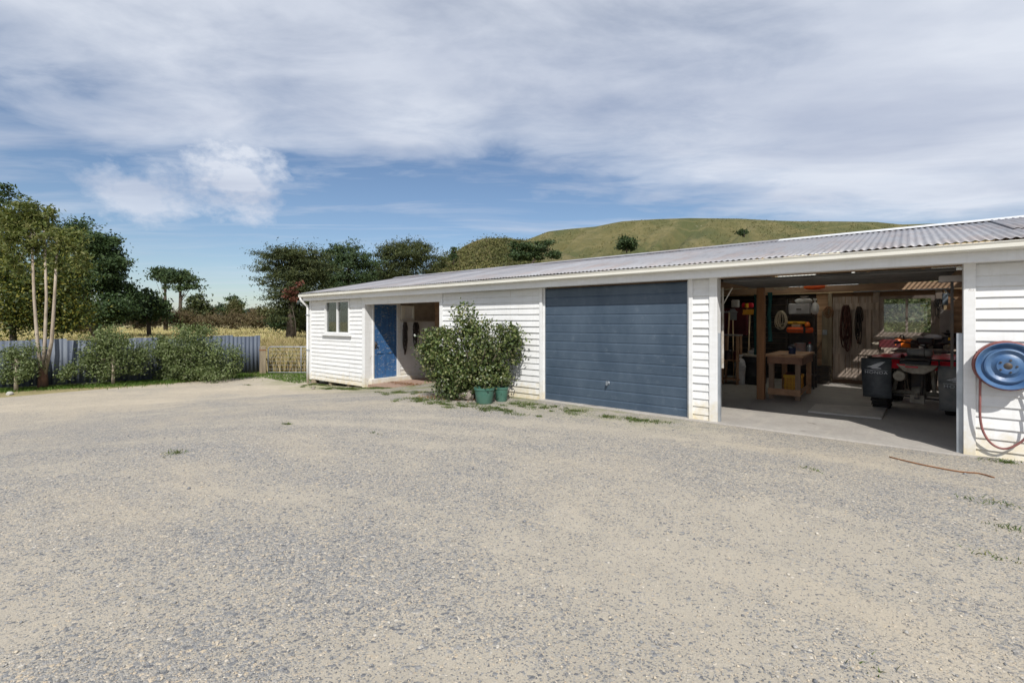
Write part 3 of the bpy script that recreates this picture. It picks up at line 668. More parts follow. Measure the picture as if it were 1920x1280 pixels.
# lifting arms
ar = MB(); a = onY(1355, 545, .35); b_ = onY(1355, 690, .35); ar.bar((a.x, .35, 2.03), (b_.x, .35, b_.z), .03, .02); e = onY(1373, 545, .35)
ar.bar((a.x, .36, a.z - .22), (e.x, .36, 2.02), .018, .012); ar.build('lifting_arm', steel_white, shed)
ar = MB(); a = onY(1785, 520, .4); b_ = onY(1785, 692, .4); ar.bar((a.x, .4, 2.03), (b_.x, .4, b_.z), .028, .02); ar.build('lifting_arm', darkmetal, shed)
p = onY(1750, 536, 1.6); q = onY(1783, 562, .45); MB().bar(onY(1772, 543, .6), onY(1790, 562, .45), .012).build('stay_rod', galv, shed)
p = onY(1795, 515, .3); MB().box(p.x - .16, p.x + .06, .3, .5, 1.98, 2.05).build('counterweight', greypaint, shed)

# fascia, gutter, downpipe
fas = MB().box(XL - .09, XR + .1, -.235, -.20, 2.143, 2.335).build('fascia', trim, shed, bevel=.003)
gp = [(-.237, 2.255), (-.318, 2.258), (-.335, 2.275), (-.338, 2.315), (-.350, 2.335), (-.342, 2.340), (-.328, 2.322), (-.322, 2.275), (-.242, 2.268), (-.238, 2.335), (-.236, 2.335)]
mbg = MB().prism(gp, XL - .12, XR + .1, 'YZ').box(XL - .123, XL - .119, -.34, -.238, 2.256, 2.332).build('gutter', cream, shed)
MB().box(XL - .05, XR + .05, -.199, .0, 2.149, 2.16).build('soffit', trim, shed)
dx = XL - .045
MB().tube([(dx - .02, -.29, 2.26), (dx - .02, -.29, 2.19), (dx - .01, -.22, 2.10), (dx, -.09, 1.99), (dx, -.078, 1.90), (dx, -.078, .8), (dx, -.078, -.47)], .036, 12).build('downpipe', trim, shed, smooth=True)
for zz_ in (1.7, .6): MB().box(dx - .05, dx + .05, -.12, -.036, zz_, zz_ + .03).build('pipe_bracket', galv, shed)

# roof: real corrugations
def corr(x0, x1, y0, z0, y1, z1, mat, name, lift=0.0, rows=4, amp=.0085):
    n = int((x1 - x0) / .0762 * 8) + 1; xs = np.linspace(x0, x1, n); V = []
    for r in range(rows):
        t = r / (rows - 1)
        step = .002 * (np.floor(xs / .762) % 2)
        V.append(np.stack([xs, np.full(n, y0 + (y1 - y0) * t), z0 + (z1 - z0) * t + amp * np.sin(xs * 2 * np.pi / .0762) + step + lift + .006 * np.sin(xs * .8 + t * 3)], 1))
    V = np.concatenate(V); i = np.arange(rows * n).reshape(rows, n); F = np.stack([i[:-1, :-1], i[:-1, 1:], i[1:, 1:], i[1:, :-1]], -1).reshape(-1, 4)
    o = npmesh(name, V, F, mat, shed, True); s = o.modifiers.new('Solid', 'SOLIDIFY'); s.thickness = .0025; return o
corr(XL - .1, XR + .1, -.30, ZE + .015, YR, ZR + .015, iron, 'roof')
ZB = ZR - SL * (YB + .3 - YR)
for q0, q1 in ((XL - .1, -2.58), (-.92, .37)): corr(q0, q1, YR, ZR + .015, YB + .3, ZB + .015, iron, 'roof_back')
for q0, q1 in ((-2.6, -.9),): corr(q0, q1, YR + .1, ZR + .008, YB + .3, ZB + .028, lightsheet, 'added_light_sheet')  # added sheet, unseen from the camera, lets soft light into the bay
if True:
     corr(1.18, 1.95, YR, ZR + .015, YB + .3, ZB + .015, iron, 'roof_back'); corr(2.5, XR + .1, YR, ZR + .015, YB + .3, ZB + .015, iron, 'roof_back')
corr(.35, 1.2, YR + .1, ZR - .02 + .028, YB + .3, ZB + .028, clearsheet, 'skylight_sheet'); corr(1.93, 2.52, YR + .1, ZR - .02 + .028, YB + .3, ZB + .028, clearsheet, 'skylight_sheet')
xs_ = onY(1462, 450, YR).x
for x0, x1, m_ in ((XL - .11, xs_, iron), (xs_, XR + .1, M('new_zinc_flashing', (.72, .73, .74), (.6, .61, .62), 3, .4, .1))):
    mb = MB(); mb.add([(x0, YR - .17, ZR - .17 * SL + .032), (x1, YR - .17, ZR - .17 * SL + .032), (x1, YR, ZR + .055), (x0, YR, ZR + .055), (x1, YR + .17, ZR - .17 * SL + .032), (x0, YR + .17, ZR - .17 * SL + .032)], [(0, 1, 2, 3), (3, 2, 4, 5)])
    mb.build('ridge_cap', m_, shed)
rx = onY(1893, 430, 1.2).x
corr(rx, XR + .1, .9, ZE + 1.2 * SL + .015, YR - .05, ZR + .01, iron, 'roof_patch', lift=.014)
# gables, back wall, partitions
for x in (XL, XR):
    MB().prism([(0.1, -.28), (YB, -.28), (YB, 2.25), (YR, ZR - .03), (0.1, 2.35)], x, x + (.1 if x < 0 else -.1), 'YZ').build('gable_wall', white, shed)
MB().box(XL - .10, XL - .07, -.2, YR, 2.2, 2.33).build('barge_board', trim, shed).hide_render = False
bx0, bx1, bz0, bz1 = B(1652, 556, 1751, 627, YB)      # rear window opening
def bwall(x0, x1, z0, z1): MB().box(x0, x1, YB, YB + .02, z0, z1).build('back_wall', rawwood, shed)
bwall(XL, bx0, -.3, 2.28); bwall(bx1, XR, -.3, 2.28); bwall(bx0, bx1, -.3, bz0); bwall(bx0, bx1, bz1, 2.28)
# interior lining boards on the back wall with gaps, studs
XP0, XP1 = X_g0 - .1, 2.9
bd0 = onY(1562, 640, YB).x; bd1 = onY(1648, 640, YB).x
linm = None
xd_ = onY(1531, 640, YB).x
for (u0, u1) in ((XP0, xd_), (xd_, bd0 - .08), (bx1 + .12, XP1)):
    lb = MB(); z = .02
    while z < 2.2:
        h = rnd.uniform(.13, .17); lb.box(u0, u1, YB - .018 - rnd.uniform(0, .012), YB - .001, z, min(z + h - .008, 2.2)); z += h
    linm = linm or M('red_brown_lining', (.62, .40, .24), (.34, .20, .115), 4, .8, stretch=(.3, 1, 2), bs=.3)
    lb.build('lining_boards', shadewall if u1 == xd_ else linm, shed)  # left stretch gets the colour with shade painted in
for x in np.arange(XP0 + .5, XP1, .62):
    if bx0 - .1 < x < bx1 + .1 or bd0 < x < bd1 or x < xd_ - .1: continue
    MB().box(x - .025, x + .025, YB - .10, YB - .03, .02, 2.2).build('stud', tan, shed)
MB().bar((onY(1528, 662, YB).x, YB - .06, onY(1528, 662, YB).z), (onY(1560, 612, YB).x, YB - .06, onY(1560, 612, YB).z + .05), .06, .03).build('diagonal_brace', rawwood, shed)
for x in (XP0, XP1):
    MB().prism([(.1, 0), (YB, 0), (YB, 2.25), (YR, ZR - .06), (.1, 2.3)], x - .03, x + .03, 'YZ').build('partition_wall', shadewall if x < 0 else rawwood, shed)
# rear ledged plank door
pd = MB(); npl = 7; ws = (bd1 - bd0) / npl; zt_ = 2.10
for i in range(npl): pd.box(bd0 + i * ws + .007, bd0 + (i + 1) * ws - .007, YB - .075, YB - .05, .10 + .01 * (i % 3), zt_)
bdo = pd.build('plank_door', rawwood_v, shed)
for l0, l1 in ((1.78, 1.94), (.72, .88), (.14, .26)): MB().box(bd0, bd1, YB - .10, YB - .076, l0, l1).build('ledge', rawwood_v, bdo)
MB().tube([(bd0 + .22, YB - .11, 1.12), (bd0 + .30, YB - .14, 1.19), (bd0 + .36, YB - .11, 1.22)], .012, 8).build('door_pull', steel_white, bdo, smooth=True)
MB().box(bd0 - .09, bd0 - .01, YB - .13, YB - .04, 0, 2.2).box(bd0 - .22, bd0 - .095, YB - .10, YB - .05, .35, 1.75).build('door_post', greywood, shed)
MB().box(bd0 - .2, bd0 - .11, YB - .13, YB - .10, 1.18, 1.3).build('latch_plate', galv, shed)
w2 = window('rear_window', bx0 - .02, bx1 + .02, bz0 - .02, bz1 + .02, YB - .03, mullion=True, sill=False, mat=M('aged_window_timber', (.42, .36, .31), (.28, .23, .2), 6, .7), fw=.07)
MB().box(bx0 - .14, bx0 - .025, YB - .09, YB - .03, bz0 - .12, 2.2).box(bx1 + .025, bx1 + .14, YB - .09, YB - .03, bz0 - .12, 2.2).box(bx0 - .14, bx1 + .14, YB - .14, YB - .03, bz0 - .13, bz0 - .025).build('window_surround', M('dusty_surround', (.44, .37, .31), (.3, .25, .21), 6, .75), w2)
# below the window: boarded panel
MB().box(bd1, bx1 + .1, YB - .05, YB - .02, .02, bz0 - .13).build('lower_panel', rawwood_v, shed)
# slab
MB().box(XP0, XP1, -.10, YB, -.12, .012).build('concrete_floor', concrete, shed, bevel=.01)
# posts and roof timbers
pp = onZ(1427, 748, .012)
MB().box(pp.x - .065, pp.x + .065, pp.y - .065, pp.y + .065, .012, 2.25).build('post', postwood, shed, bevel=.006)
for x in np.arange(XP0 + .3, XP1, .9): MB().bar((x, -.15, ZE - .06), (x, YR, ZR - .07), .05, .10).bar((x, YR, ZR - .07), (x, YB, ZB), .05, .10).build('rafter', tan, shed)
for y in (.7, 1.6, 2.5, 4.2, 5.2, 6.1):
    zz_ = (ZR - abs(y - YR) * SL) - .012; MB().box(XP0, XP1, y - .03, y + .03, zz_ - .03, zz_).build('purlin', tan, shed)
for y, z in ((2.75, 2.30), (4.9, 2.28)): MB().box(XP0, XP1, y - .05, y + .05, z - .14, z).build('tie_beam', rawwood, shed)
MB().box(XP0, XP1, YB - .14, YB - .02, 2.2, 2.29).build('wall_plate', tan, shed)

# ------------------------------------------------------------------ things in the open bay
def T_timber(px0, px1, py, Y, r, lab):
    a = onY(px0, py, Y); b = onY(px1, py, Y); L = b.x - a.x
    t = thing('stored_timber', lab, 'timber', (a.x, Y, a.z - .02), 0, 'timber stored in the rafters')
    MB().box(0, L, -.05, .05, 0, .035).build('plank', tan, t); return t
T_timber(1478, 1800, 545, 5.6, 0, 'long tan plank running the full width above the rear window')
T_timber(1556, 1798, 537, 5.2, 0, 'tan plank stored above the long lowest plank in the rafters')
T_timber(1530, 1596, 512.5, 1.2, 0, 'short pale plank tucked above the raised door')
p = onY(1540, 515, 3.0)
# orange case in rafters
p = onY(1527, 538, 4.7); o = thing('float_buoy', 'red orange torpedo shaped float lying in the rafters', 'float', (p.x, 4.7, p.z - .06))
MB().lathe([(0, -.2), (.035, -.19), (.06, -.1), (.065, 0), (.06, .1), (.035, .19), (0, .2)], 16, Matrix.Translation((0, 0, .065)) @ Matrix.Rotation(R(90), 4, 'Y')).build('float_body', redorange, o, smooth=True)
MB().tube([(-.2, 0, .065), (-.26, 0, .06), (-.30, .02, .09), (-.25, .03, .11), (-.2, .01, .075)], .008, 6).build('float_cord', rope, o, smooth=True)
# rope hank on post
def hank(name, lab, loc, w, h, n, mat, r=.008, grp=None, turns=9, seed=3, rag=0.):
    q = random.Random(seed); mb = MB()
    for i in range(turns):
        ww = w * q.uniform(.5, 1.1); hh = h * q.uniform(.75 - rag, 1.05); ww *= q.uniform(1 - rag, 1); yy = q.uniform(-.05, .05); ox = q.uniform(-.03, .03) * (1 + rag); pts = []
        for k in range(17):
            a = 2 * math.pi * k / 16; pts.append((ox + ww * math.sin(a) * (1 - .25 * math.cos(a)), yy + .02 * math.sin(2 * a + i), -hh / 2 + hh / 2 * math.cos(a)))
        mb.tube(pts, r, 6, cap=False)
    o = mb.build(name, mat, smooth=True); o.location = loc; return tagit(o, lab, 'rope', grp)
p = onY(1465, 583, 4.55); hank('rope_coil', 'cream rope hank hanging at the left side of the steel shelf', (p.x, 4.55, p.z), .10, .40, 9, rope)
p = onY(1462, 533, 2.85); hank('rope_coil', 'tangled cream rope bundled at the top of the brown timber post', (p.x + .05, 2.62, p.z + .02), .12, .13, 7, rope, .008, None, 10, 5)

# workbench
a = onZ(1441, 749, .012); b = onZ(1497, 752, .012); BX0, BX1, BY0, BY1 = a.x - .03, b.x + .03, 2.86, 4.2; BH = .86
t = thing('workbench', 'rustic timber workbench with thick plank top beside the post', 'workbench', (BX0, BY0, .012)); w = BX1 - BX0; L = BY1 - BY0
tp = MB()
for i in range(3): tp.box(-.06 + i * (w + .12) / 3 + .003, -.06 + (i + 1) * (w + .12) / 3 - .003, -.05, L + .03, BH - .045, BH)
tp.build('bench_top', benchwood, t, bevel=.004)
MB().box(.0, w, -.045, -.015, BH - .17, BH - .046).box(0, w, L - .03, L, BH - .17, BH - .046).box(w - .0, w + .025, -.01, L, BH - .19, BH - .046).box(-.025, 0, -.01, L, BH - .19, BH - .046).build('apron', M('apron_boards', (.33, .18, .11), (.2, .1, .06), 5, .7, stretch=(1, .5, 1)), t, bevel=.003)
for lx in (.0, w - .085):
    for ly in (.0, L - .09): MB().box(lx, lx + .085, ly, ly + .085, 0, BH - .046).build('leg', M('leg_timber', (.30, .2, .13), (.18, .12, .08), 5, .75, stretch=(2, 2, .4)) if ly == 0 else benchwood, t, bevel=.004)
MB().box(-.01, w + .01, -.03, -.001, .09, .21).box(w - .04, w - .01, .085, L - .09, .12, .2).build('stretcher', benchwood, t, bevel=.003)
# tin on bench
o = thing('tin', 'dark blue tin standing on the front left of the workbench', 'tin', (BX0 + .34, BY0 + .35, .012 + BH))
MB().lathe([(.062, 0), (.065, .01), (.062, .02), (.062, .10), (.066, .11), (.066, .118), (.058, .118), (.056, .02), (0, .02)], 20).build('tin_body', bluecan, o, smooth=True, auto=40)
MB().tube([(-.066, 0, .10), (-.06, .0, .15), (0, .0, .18), (.06, 0, .15), (.066, 0, .10)], .003, 6).build('tin_handle', galv, o)
# amber crate under bench
p = onY(1470, 740, 3.72); q = onY(1502, 740, 3.72)
o = thing('plastic_crate', 'amber yellow plastic crate on the floor under the workbench', 'crate', (p.x, 3.72, .012), R(3)); cw = q.x - p.x
mb = MB(); th = .014; hh = .40; cd = .42
for (x0, x1, y0, y1) in ((0, cw, 0, th), (0, cw, cd - th, cd), (0, th, th, cd - th), (cw - th, cw, th, cd - th)): mb.box(x0, x1, y0, y1, .0, hh)
mb.box(th, cw - th, th, cd - th, 0, .02); cr = mb.build('crate_body', cratey, o, bevel=.004)
mb = MB().box(-.012, cw + .012, -.014, -.001, hh - .06, hh).box(-.012, cw + .012, -.012, -.001, .16, .18).box(cw + .001, cw + .013, 0, cd, hh - .06, hh).box(cw + .001, cw + .011, 0, cd, .16, .18)
for i in range(5): x = cw * (i + .5) / 5; mb.box(x - .008, x + .008, -.011, -.001, .0, hh - .06)
mb.build('crate_ribs', yellow, o)
MB().box(.03, cw - .03, .03, cd - .03, .36, .43).build('crate_contents', maroon, o, bevel=.01)

# steel shelf with its load
SY = 4.9; sx0, sx1, sz0, sz1 = B(1473, 562, 1527, 700, SY)
o = thing('steel_shelf', 'dark steel storage shelf standing behind the workbench', 'shelf', (sx0, SY, .012)); w = sx1 - sx0; ztop = sz1
for x in (0, w - .035):
    for y in (0, .38): MB().box(x, x + .035, y, y + .035, 0, ztop).build('upright', darkmetal, o)
levels = [onY(1500, y, SY).z for y in (589, 623, 664, 702)]
for z in levels: MB().box(-.0, w, -.01, .42, z - .042, z - .012).build('shelf_board', darkmetal, o)
MB().box(0, w, .41, .415, 0, ztop).build('back_panel', darkmetal, o)
c = onY(1500, 589, SY)
o = thing('tool_case', 'silver grey slab case lying on the top shelf', 'case', (sx0 + .05, SY + .02, levels[0]), R(2))
MB().box(0, w - .14, 0, .34, 0, .24).build('case_body', greycloth, o, bevel=.025); MB().box((w - .14) * .38, (w - .14) * .62, -.03, -.002, .10, .125).build('case_handle', black, o, bevel=.005)
def bag(name, lab, cat, loc, sx, sy, sz, mat, seed=1, tie=True):
    q = np.random.default_rng(seed); o = thing(name, lab, cat, loc); mb = MB(); prof = []
    for i in range(15):
        t = i / 14; r = (math.sin(math.pi * min(1, t * 1.12 + .12)) ** .5 if t < .85 else .32 + (t - .85) * 1.6) ; prof.append((max(.05, r), t))
    n = 22; vs = []
    ph = q.uniform(0, 6, 6)
    for r, t in prof:
        for j in range(n):
            a = 2 * math.pi * j / n; k = 1 + .10 * math.sin(3 * a + ph[0] + 5 * t) + .07 * math.sin(7 * a + ph[1] - 6 * t) + .04 * math.sin(13 * a + ph[2])
            vs.append((r * k * sx * math.cos(a), r * k * sy * math.sin(a), t * sz))
    fs = [(i * n + j, i * n + (j + 1) % n, (i + 1) * n + (j + 1) % n, (i + 1) * n + j) for i in range(14) for j in range(n)] + [tuple(range(n))[::-1]] + [tuple(14 * n + j for j in range(n))]
    mb.add(vs, fs).build('bag_body', mat, o, smooth=True)
    if tie: MB().tube([(sx * .36 * math.cos(a), sy * .36 * math.sin(a), sz * .87) for a in np.linspace(0, 2 * math.pi, 13)], .008, 6, cap=False).build('bag_tie', rope, o)
    return o
bag('plastic_bag', 'crumpled white plastic bag on top of the silver case', 'bag', (sx0 + w * .62, SY + .12, levels[0] + .235), .17, .12, .17, whiteplastic, 2, False)
bag('plastic_bag', 'long white plastic bag hanging at the right edge of the shelf', 'bag', (sx1 + .02, SY - .06, levels[0] + .0), .07, .06, .34, whiteplastic, 5, False)
# yellow level and orange case on second shelf
z2 = levels[1]
o = thing('chainsaw_case', 'long red orange plastic case low on the middle shelf', 'case', (sx0 + .02, SY - .06, z2 - .01)); MB().box(0, w * .93, 0, .3, 0, .125).build('case_body', redorange, o, bevel=.04)
MB().box(.02, w * .9, -.006, -.001, .055, .065).build('case_seam', black, o); MB().box(w * .60, w * .68, -.02, -.007, -.01, .135).build('case_strap', black, o)
o = thing('yellow_case', 'slim bright yellow case lying above the orange case', 'case', (sx0 + .04, SY - .02, z2 + .19)); MB().box(0, w * .62, 0, .22, 0, .055).build('case_body', yellow, o, bevel=.015); MB().box(w * .2, w * .36, -.02, -.001, .018, .034).build('case_handle', black, o)
o = thing('cardboard_box', 'flat tan box between the yellow case and the orange case', 'box', (sx0 + .12, SY - .01, z2 + .122)); MB().box(0, w * .32, 0, .2, 0, .06).build('box_body', tan, o, bevel=.004); MB().box(0.01, w * .31, -.002, -.0005, .02, .035).build('box_tape', paperlabel, o)
o = thing('orange_power_tool', 'small orange power tool at the right end of the middle shelf', 'tool', (sx0 + w * .78, SY - .05, z2 + .125)); MB().lathe([(0, 0), (.05, .005), (.055, .04), (.04, .09), (.02, .11), (0, .11)], 14).build('tool_body', orange, o, smooth=True); MB().box(-.02, .02, -.02, .14, .03, .07).build('tool_handle', black, o, bevel=.01)
# third shelf
z3 = levels[2]
o = thing('paint_tin', 'squat tin with brown and pink paper label on the lower shelf', 'tin', (sx0 + w * .48, SY + .08, z3 - .01)); MB().lathe([(.12, 0), (.125, .01), (.12, .02), (.12, .24), (.125, .25), (.12, .26), (0, .255)], 24).build('tin_body', paperlabel, o, smooth=True, auto=40); MB().lathe([(.09, .255), (.092, .268), (0, .27)], 24).build('tin_lid', galv, o)
o = thing('bottle', 'pale blue grey bottle at the right of the lower shelf', 'bottle', (sx0 + w * .83, SY + .06, z3 - .01)); MB().lathe([(.06, 0), (.065, .02), (.065, .17), (.05, .21), (.02, .23), (.02, .25), (0, .25)], 18).build('bottle_body', galv, o, smooth=True); MB().lathe([(.024, .25), (.024, .28), (0, .28)], 12).build('bottle_cap', red, o)
o = thing('jar', 'dark glass jar at the left of the lower shelf', 'jar', (sx0 + w * .16, SY + .06, z3 - .01)); MB().lathe([(.055, 0), (.06, .01), (.06, .13), (.045, .15), (0, .15)], 18).build('jar_body', glass, o, smooth=True); MB().lathe([(.05, .15), (.05, .175), (0, .175)], 16).build('jar_lid', galv, o)
# teal netting strips hanging either side of the post
for i, (px, y0, y1, Y, lab) in enumerate(((1417, 552, 665, 2.95, 'teal netting strip hanging just left of the timber post'), (1443, 548, 640, 3.1, 'dark teal netting strip hanging just right of the timber post'))):
    a = onY(px, y0, Y); b = onY(px, y1, Y); mb = MB(); n = 16; vs = []; W_ = .035
    for k in range(n + 1):
        t = k / n; z = a.z + (b.z - a.z) * t; vs += [(-W_ + .01 * math.sin(t * 9), .012 * math.sin(t * 14), z), (-W_ * .2, -.02 + .012 * math.sin(t * 11), z), (W_ + .012 * math.sin(t * 7 + 1), .014 * math.sin(t * 12 + 1), z)]
    mb.add(vs, [(3 * k + j, 3 * k + j + 1, 3 * k + j + 4, 3 * k + j + 3) for k in range(n) for j in range(2)])
    o = mb.build('net_strip', teal, smooth=True); o.location = (a.x, Y, 0); s = o.modifiers.new('S', 'SOLIDIFY'); s.thickness = .006; tagit(o, lab, 'netting', 'teal netting by the post')

# left corner of the bay
CY = 5.6; cx0, cx1, cz0, cz1 = B(1340, 577, 1400, 628, CY)
o = thing('wall_cabinet', 'dark maroon cupboard hung deep at the left of the bay', 'cupboard', (cx0, CY, cz0)); w = cx1 - cx0
MB().box(0, w, 0, .35, 0, cz1 - cz0).build('cupboard_body', maroon, o, bevel=.006); MB().box(.01, w / 2 - .004, -.02, -.001, .01, cz1 - cz0 - .01).build('cupboard_door', maroon, o); MB().box(w / 2 + .004, w - .01, -.02, -.001, .01, cz1 - cz0 - .01).build('cupboard_door', maroon, o)
p = onY(1375, 578, CY)
o = thing('jerry_can', 'white plastic jerry can on top of the maroon cupboard', 'jerry can', (p.x, CY + .12, cz1)); MB().box(-.09, .09, 0, .15, 0, .21).build('can_body', whiteplastic, o, bevel=.03); MB().lathe([(.025, .20), (.025, .25), (0, .25)], 12, Matrix.Translation((-.05, .07, 0))).build('can_cap', black, o)
o = thing('fuel_can', 'red fuel can beside the white jerry can', 'fuel can', (p.x + .30, CY + .10, cz1)); MB().box(-.13, .13, 0, .15, 0, .12).build('can_body', red, o, bevel=.03); MB().tube([(.08, .07, .11), (.13, .07, .16), (.18, .07, .18)], .014, 8).build('can_spout', black, o)
# crate frame (sawn timber rack)
KY = 4.6; kx0, kx1, kz0, kz1 = B(1352, 628, 1384, 722, KY)
o = thing('timber_rack', 'narrow open timber rack at the left inside the bay', 'rack', (kx0, KY, .012)); w = kx1 - kx0
for x in (0, w - .05):
    for y in (0, .3): MB().box(x, x + .05, y, y + .05, 0, kz1).build('rack_post', benchwood, o)
for z in (.10, .55, kz1 - .03): MB().box(-.01, w + .01, -.02, .37, z, z + .03).build('rack_shelf', greypaint if z > 1 else benchwood, o)
for i, (dx_, c_, lab) in enumerate(((.12, darkmetal, 'dark metal drum on the upper shelf of the narrow rack'), (.30, maroon, 'small maroon drum on the upper shelf of the narrow rack'))):
    b_ = thing('small_drum', lab, 'drum', (kx0 + dx_, KY + .16, .012 + .58)); r = .085 - .02 * i; MB().lathe([(r, 0), (r * 1.04, .01), (r, .02), (r, .10), (r * 1.04, .11), (r, .12), (r, .20), (r * 1.04, .21), (0, .205)], 20).build('drum_body', c_, b_, smooth=True, auto=40); MB().lathe([(.02, .2), (.02, .225), (0, .225)], 10, Matrix.Translation((r * .5, 0, 0))).build('drum_cap', galv, b_)
# black barrel with pale lid, white sack on white bucket
p = onZ(1408, 722, .012); o = thing('plastic_barrel', 'black plastic barrel with cloth on its lid left of the post', 'barrel', (p.x - .02, p.y + .35, .012))
MB().lathe([(.24, 0), (.27, .03), (.28, .2), (.29, .22), (.28, .24), (.28, .5), (.29, .52), (.28, .54), (.27, .66), (0, .66)], 28).build('barrel_body', black, o, smooth=True, auto=40); MB().lathe([(.28, .662), (.285, .70), (.24, .715), (0, .71)], 28).build('barrel_lid', palewood, o, smooth=True, auto=40)
p = onZ(1387, 720, .012); BW = Vector((p.x, p.y + .05, .012))
o = thing('white_bucket', 'tall white plastic bucket on the floor left of the barrel', 'bucket', BW); MB().lathe([(.095, 0), (.10, .01), (.12, .42), (.127, .43), (.127, .45), (.115, .45), (.10, .03), (0, .03)], 24).build('bucket_body', whiteplastic, o, smooth=True, auto=40); MB().tube([(-.122, 0, .42), (-.12, -.06, .36), (0, -.13, .33), (.12, -.06, .36), (.122, 0, .42)], .004, 6).build('bucket_handle', galv, o)
bag('feed_sack', 'crumpled white sack stuffed into the tall white bucket', 'sack', (BW.x, BW.y, BW.z + .36), .12, .11, .34, whiteplastic, 8)
p = onY(1393, 655, 4.0)
bag('cloth_bundle', 'small pale cloth bundle resting on the black barrel', 'cloth', (onZ(1408, 722, .012).x + .0, onZ(1408, 722, .012).y + .33, .012 + .71), .13, .12, .14, greycloth, 12, False)

# hanging tack on the rear plank door
for i, (px, y0, y1, wd, mt, lab) in enumerate(((1586, 572, 655, .10, brownstrap, 'looped brown leather straps hanging on the rear plank door'), (1610, 575, 645, .06, leather, 'black leather straps hanging right of the brown ones on the rear door'))):
    a = onY(px, y0, YB - .15); b = onY(px, y1, YB - .15)
    o = hank('leather_straps', lab, (a.x, YB - .16, a.z), wd, a.z - b.z, 8, mt, .010, 'tack on the rear plank door', 14, 20 + i, .5); o['category'] = 'straps'
# tack in the porch
for i, (px, y0, y1, lab) in enumerate(((757, 604, 662, 'black bridle hanging nearest the blue door in the porch'), (778, 604, 650, 'second black bridle hanging deeper in the porch'))):
    a = onX(px, y0, PX); b = onX(px, y1, PX)
    o = hank('bridle', lab, (PX + .07, a.y, a.z), .07, a.z - b.z, 8, leather, .012, 'bridles on the porch wall', 14, 30 + i, .5); o.rotation_euler = (0, 0, R(90)); o['category'] = 'bridle'
# grey wall box right of the window + lamp on bracket
gx0, gx1, gz0, gz1 = B(1762, 581, 1787, 633, YB - .15)
o = thing('meter_box', 'pale grey metal box on the back wall right of the window', 'box', (gx0, YB - .16, gz0)); MB().box(0, gx1 - gx0, 0, .12, 0, gz1 - gz0).build('box_body', greypaint, o, bevel=.005); MB().box(.012, gx1 - gx0 - .012, -.006, -.001, .02, gz1 - gz0 - .02).build('box_door', greypaint, o, bevel=.002); MB().lathe([(.028, 0), (.03, .02), (0, .022)], 16, Matrix.Translation(((gx1 - gx0) * .6, -.006, .14)) @ Matrix.Rotation(R(90), 4, 'X')).build('box_knob', darkmetal, o)
p = onY(1772, 548, 5.6)
o = thing('strip_torch', 'blue grey work lamp hanging from the rafters right of the window', 'lamp', (p.x, 5.6, p.z - .02)); MB().box(-.045, .045, -.04, .04, -.24, 0).build('lamp_body', M('lamp_blue_grey', (.16, .2, .24)), o, bevel=.015); MB().tube([(0, 0, 0), (.02, 0, .08), (0, 0, .14)], .006, 6).build('lamp_hook', galv, o)
# side bench behind the quad with machines
p0 = onY(1652, 668, 5.3); p1 = onY(1815, 668, 5.3)
o = thing('rear_workbench', 'dark timber bench below the rear window behind the quad', 'workbench', (p0.x, 5.35, .012)); w = p1.x - p0.x
MB().box(0, w, 0, .75, .90, .94).build('bench_top', rawwood_v, o)
for x in (.05, w - .12):
    for y in (.04, .62): MB().box(x, x + .07, y, y + .07, 0, .90).build('leg', rawwood_v, o)
MB().box(.05, w - .05, .0, .04, .78, .90).build('apron', rawwood_v, o)
def chainsaw(lab, loc, rz, mat):
    o = thing('chainsaw', lab, 'chainsaw', loc, rz)
    MB().prism([(-.2, 0), (.12, 0), (.16, .05), (.13, .16), (.02, .2), (-.08, .17), (-.16, .19), (-.22, .12)], -.09, .09, 'XZ').build('saw_body', mat, o, bevel=.02)
    MB().prism([(.13, .05), (.48, .06), (.53, .085), (.48, .11), (.13, .12)], -.008, .008, 'XZ').build('guide_bar', dustymetal, o)
    MB().tube([(-.02, -.11, .05), (.0, -.12, .2), (.0, -.05, .26), (.0, .08, .26), (-.0, .11, .18)], .013, 8).build('front_handle', black, o, smooth=True)
    MB().tube([(-.18, 0, .17), (-.3, 0, .17), (-.36, 0, .1), (-.32, 0, .03), (-.18, 0, .03)], .016, 8).build('rear_handle', mat, o, smooth=True); return o
p = onY(1685, 655, 5.5); chainsaw('orange chainsaw lying on the bench under the rear window', (p.x + .05, 5.55, .955), R(200), orange)
def engine(lab, loc, s, m1, m2):
    o = thing('small_engine', lab, 'engine', loc, R(10))
    MB().box(-.14 * s, .14 * s, -.11 * s, .11 * s, 0, .16 * s).build('engine_block', m1, o, bevel=.02); MB().lathe([(.13 * s, 0), (.135 * s, .03 * s), (.10 * s, .07 * s), (.04 * s, .09 * s), (0, .09 * s)], 20, Matrix.Translation((0, 0, .16 * s))).build('recoil_cover', m2, o, smooth=True, auto=40)
    MB().lathe([(.045 * s, 0), (.05 * s, .02), (.045 * s, .10 * s), (0, .11 * s)], 14, Matrix.Translation((.15 * s, -.12 * s, .04)) @ Matrix.Rotation(R(90), 4, 'X')).build('muffler', dustymetal, o, smooth=True, auto=40); return o
p = onY(1722, 655, 5.5); engine('dark engine with tan cover in the middle of the rear bench', (p.x, 5.6, .955), 1.0, darkmetal, dustymetal)
p = onY(1750, 655, 5.5); engine('grey topped engine on the rear bench left of the black cover', (p.x, 5.6, .955), 1.15, black, greypaint)
p = onY(1787, 655, 5.4); bag('black_cover', 'black cloth bundle heaped at the right end of the rear bench', 'cloth', (p.x, 5.65, .952), .30, .25, .32, cloth_dark, 15, False)
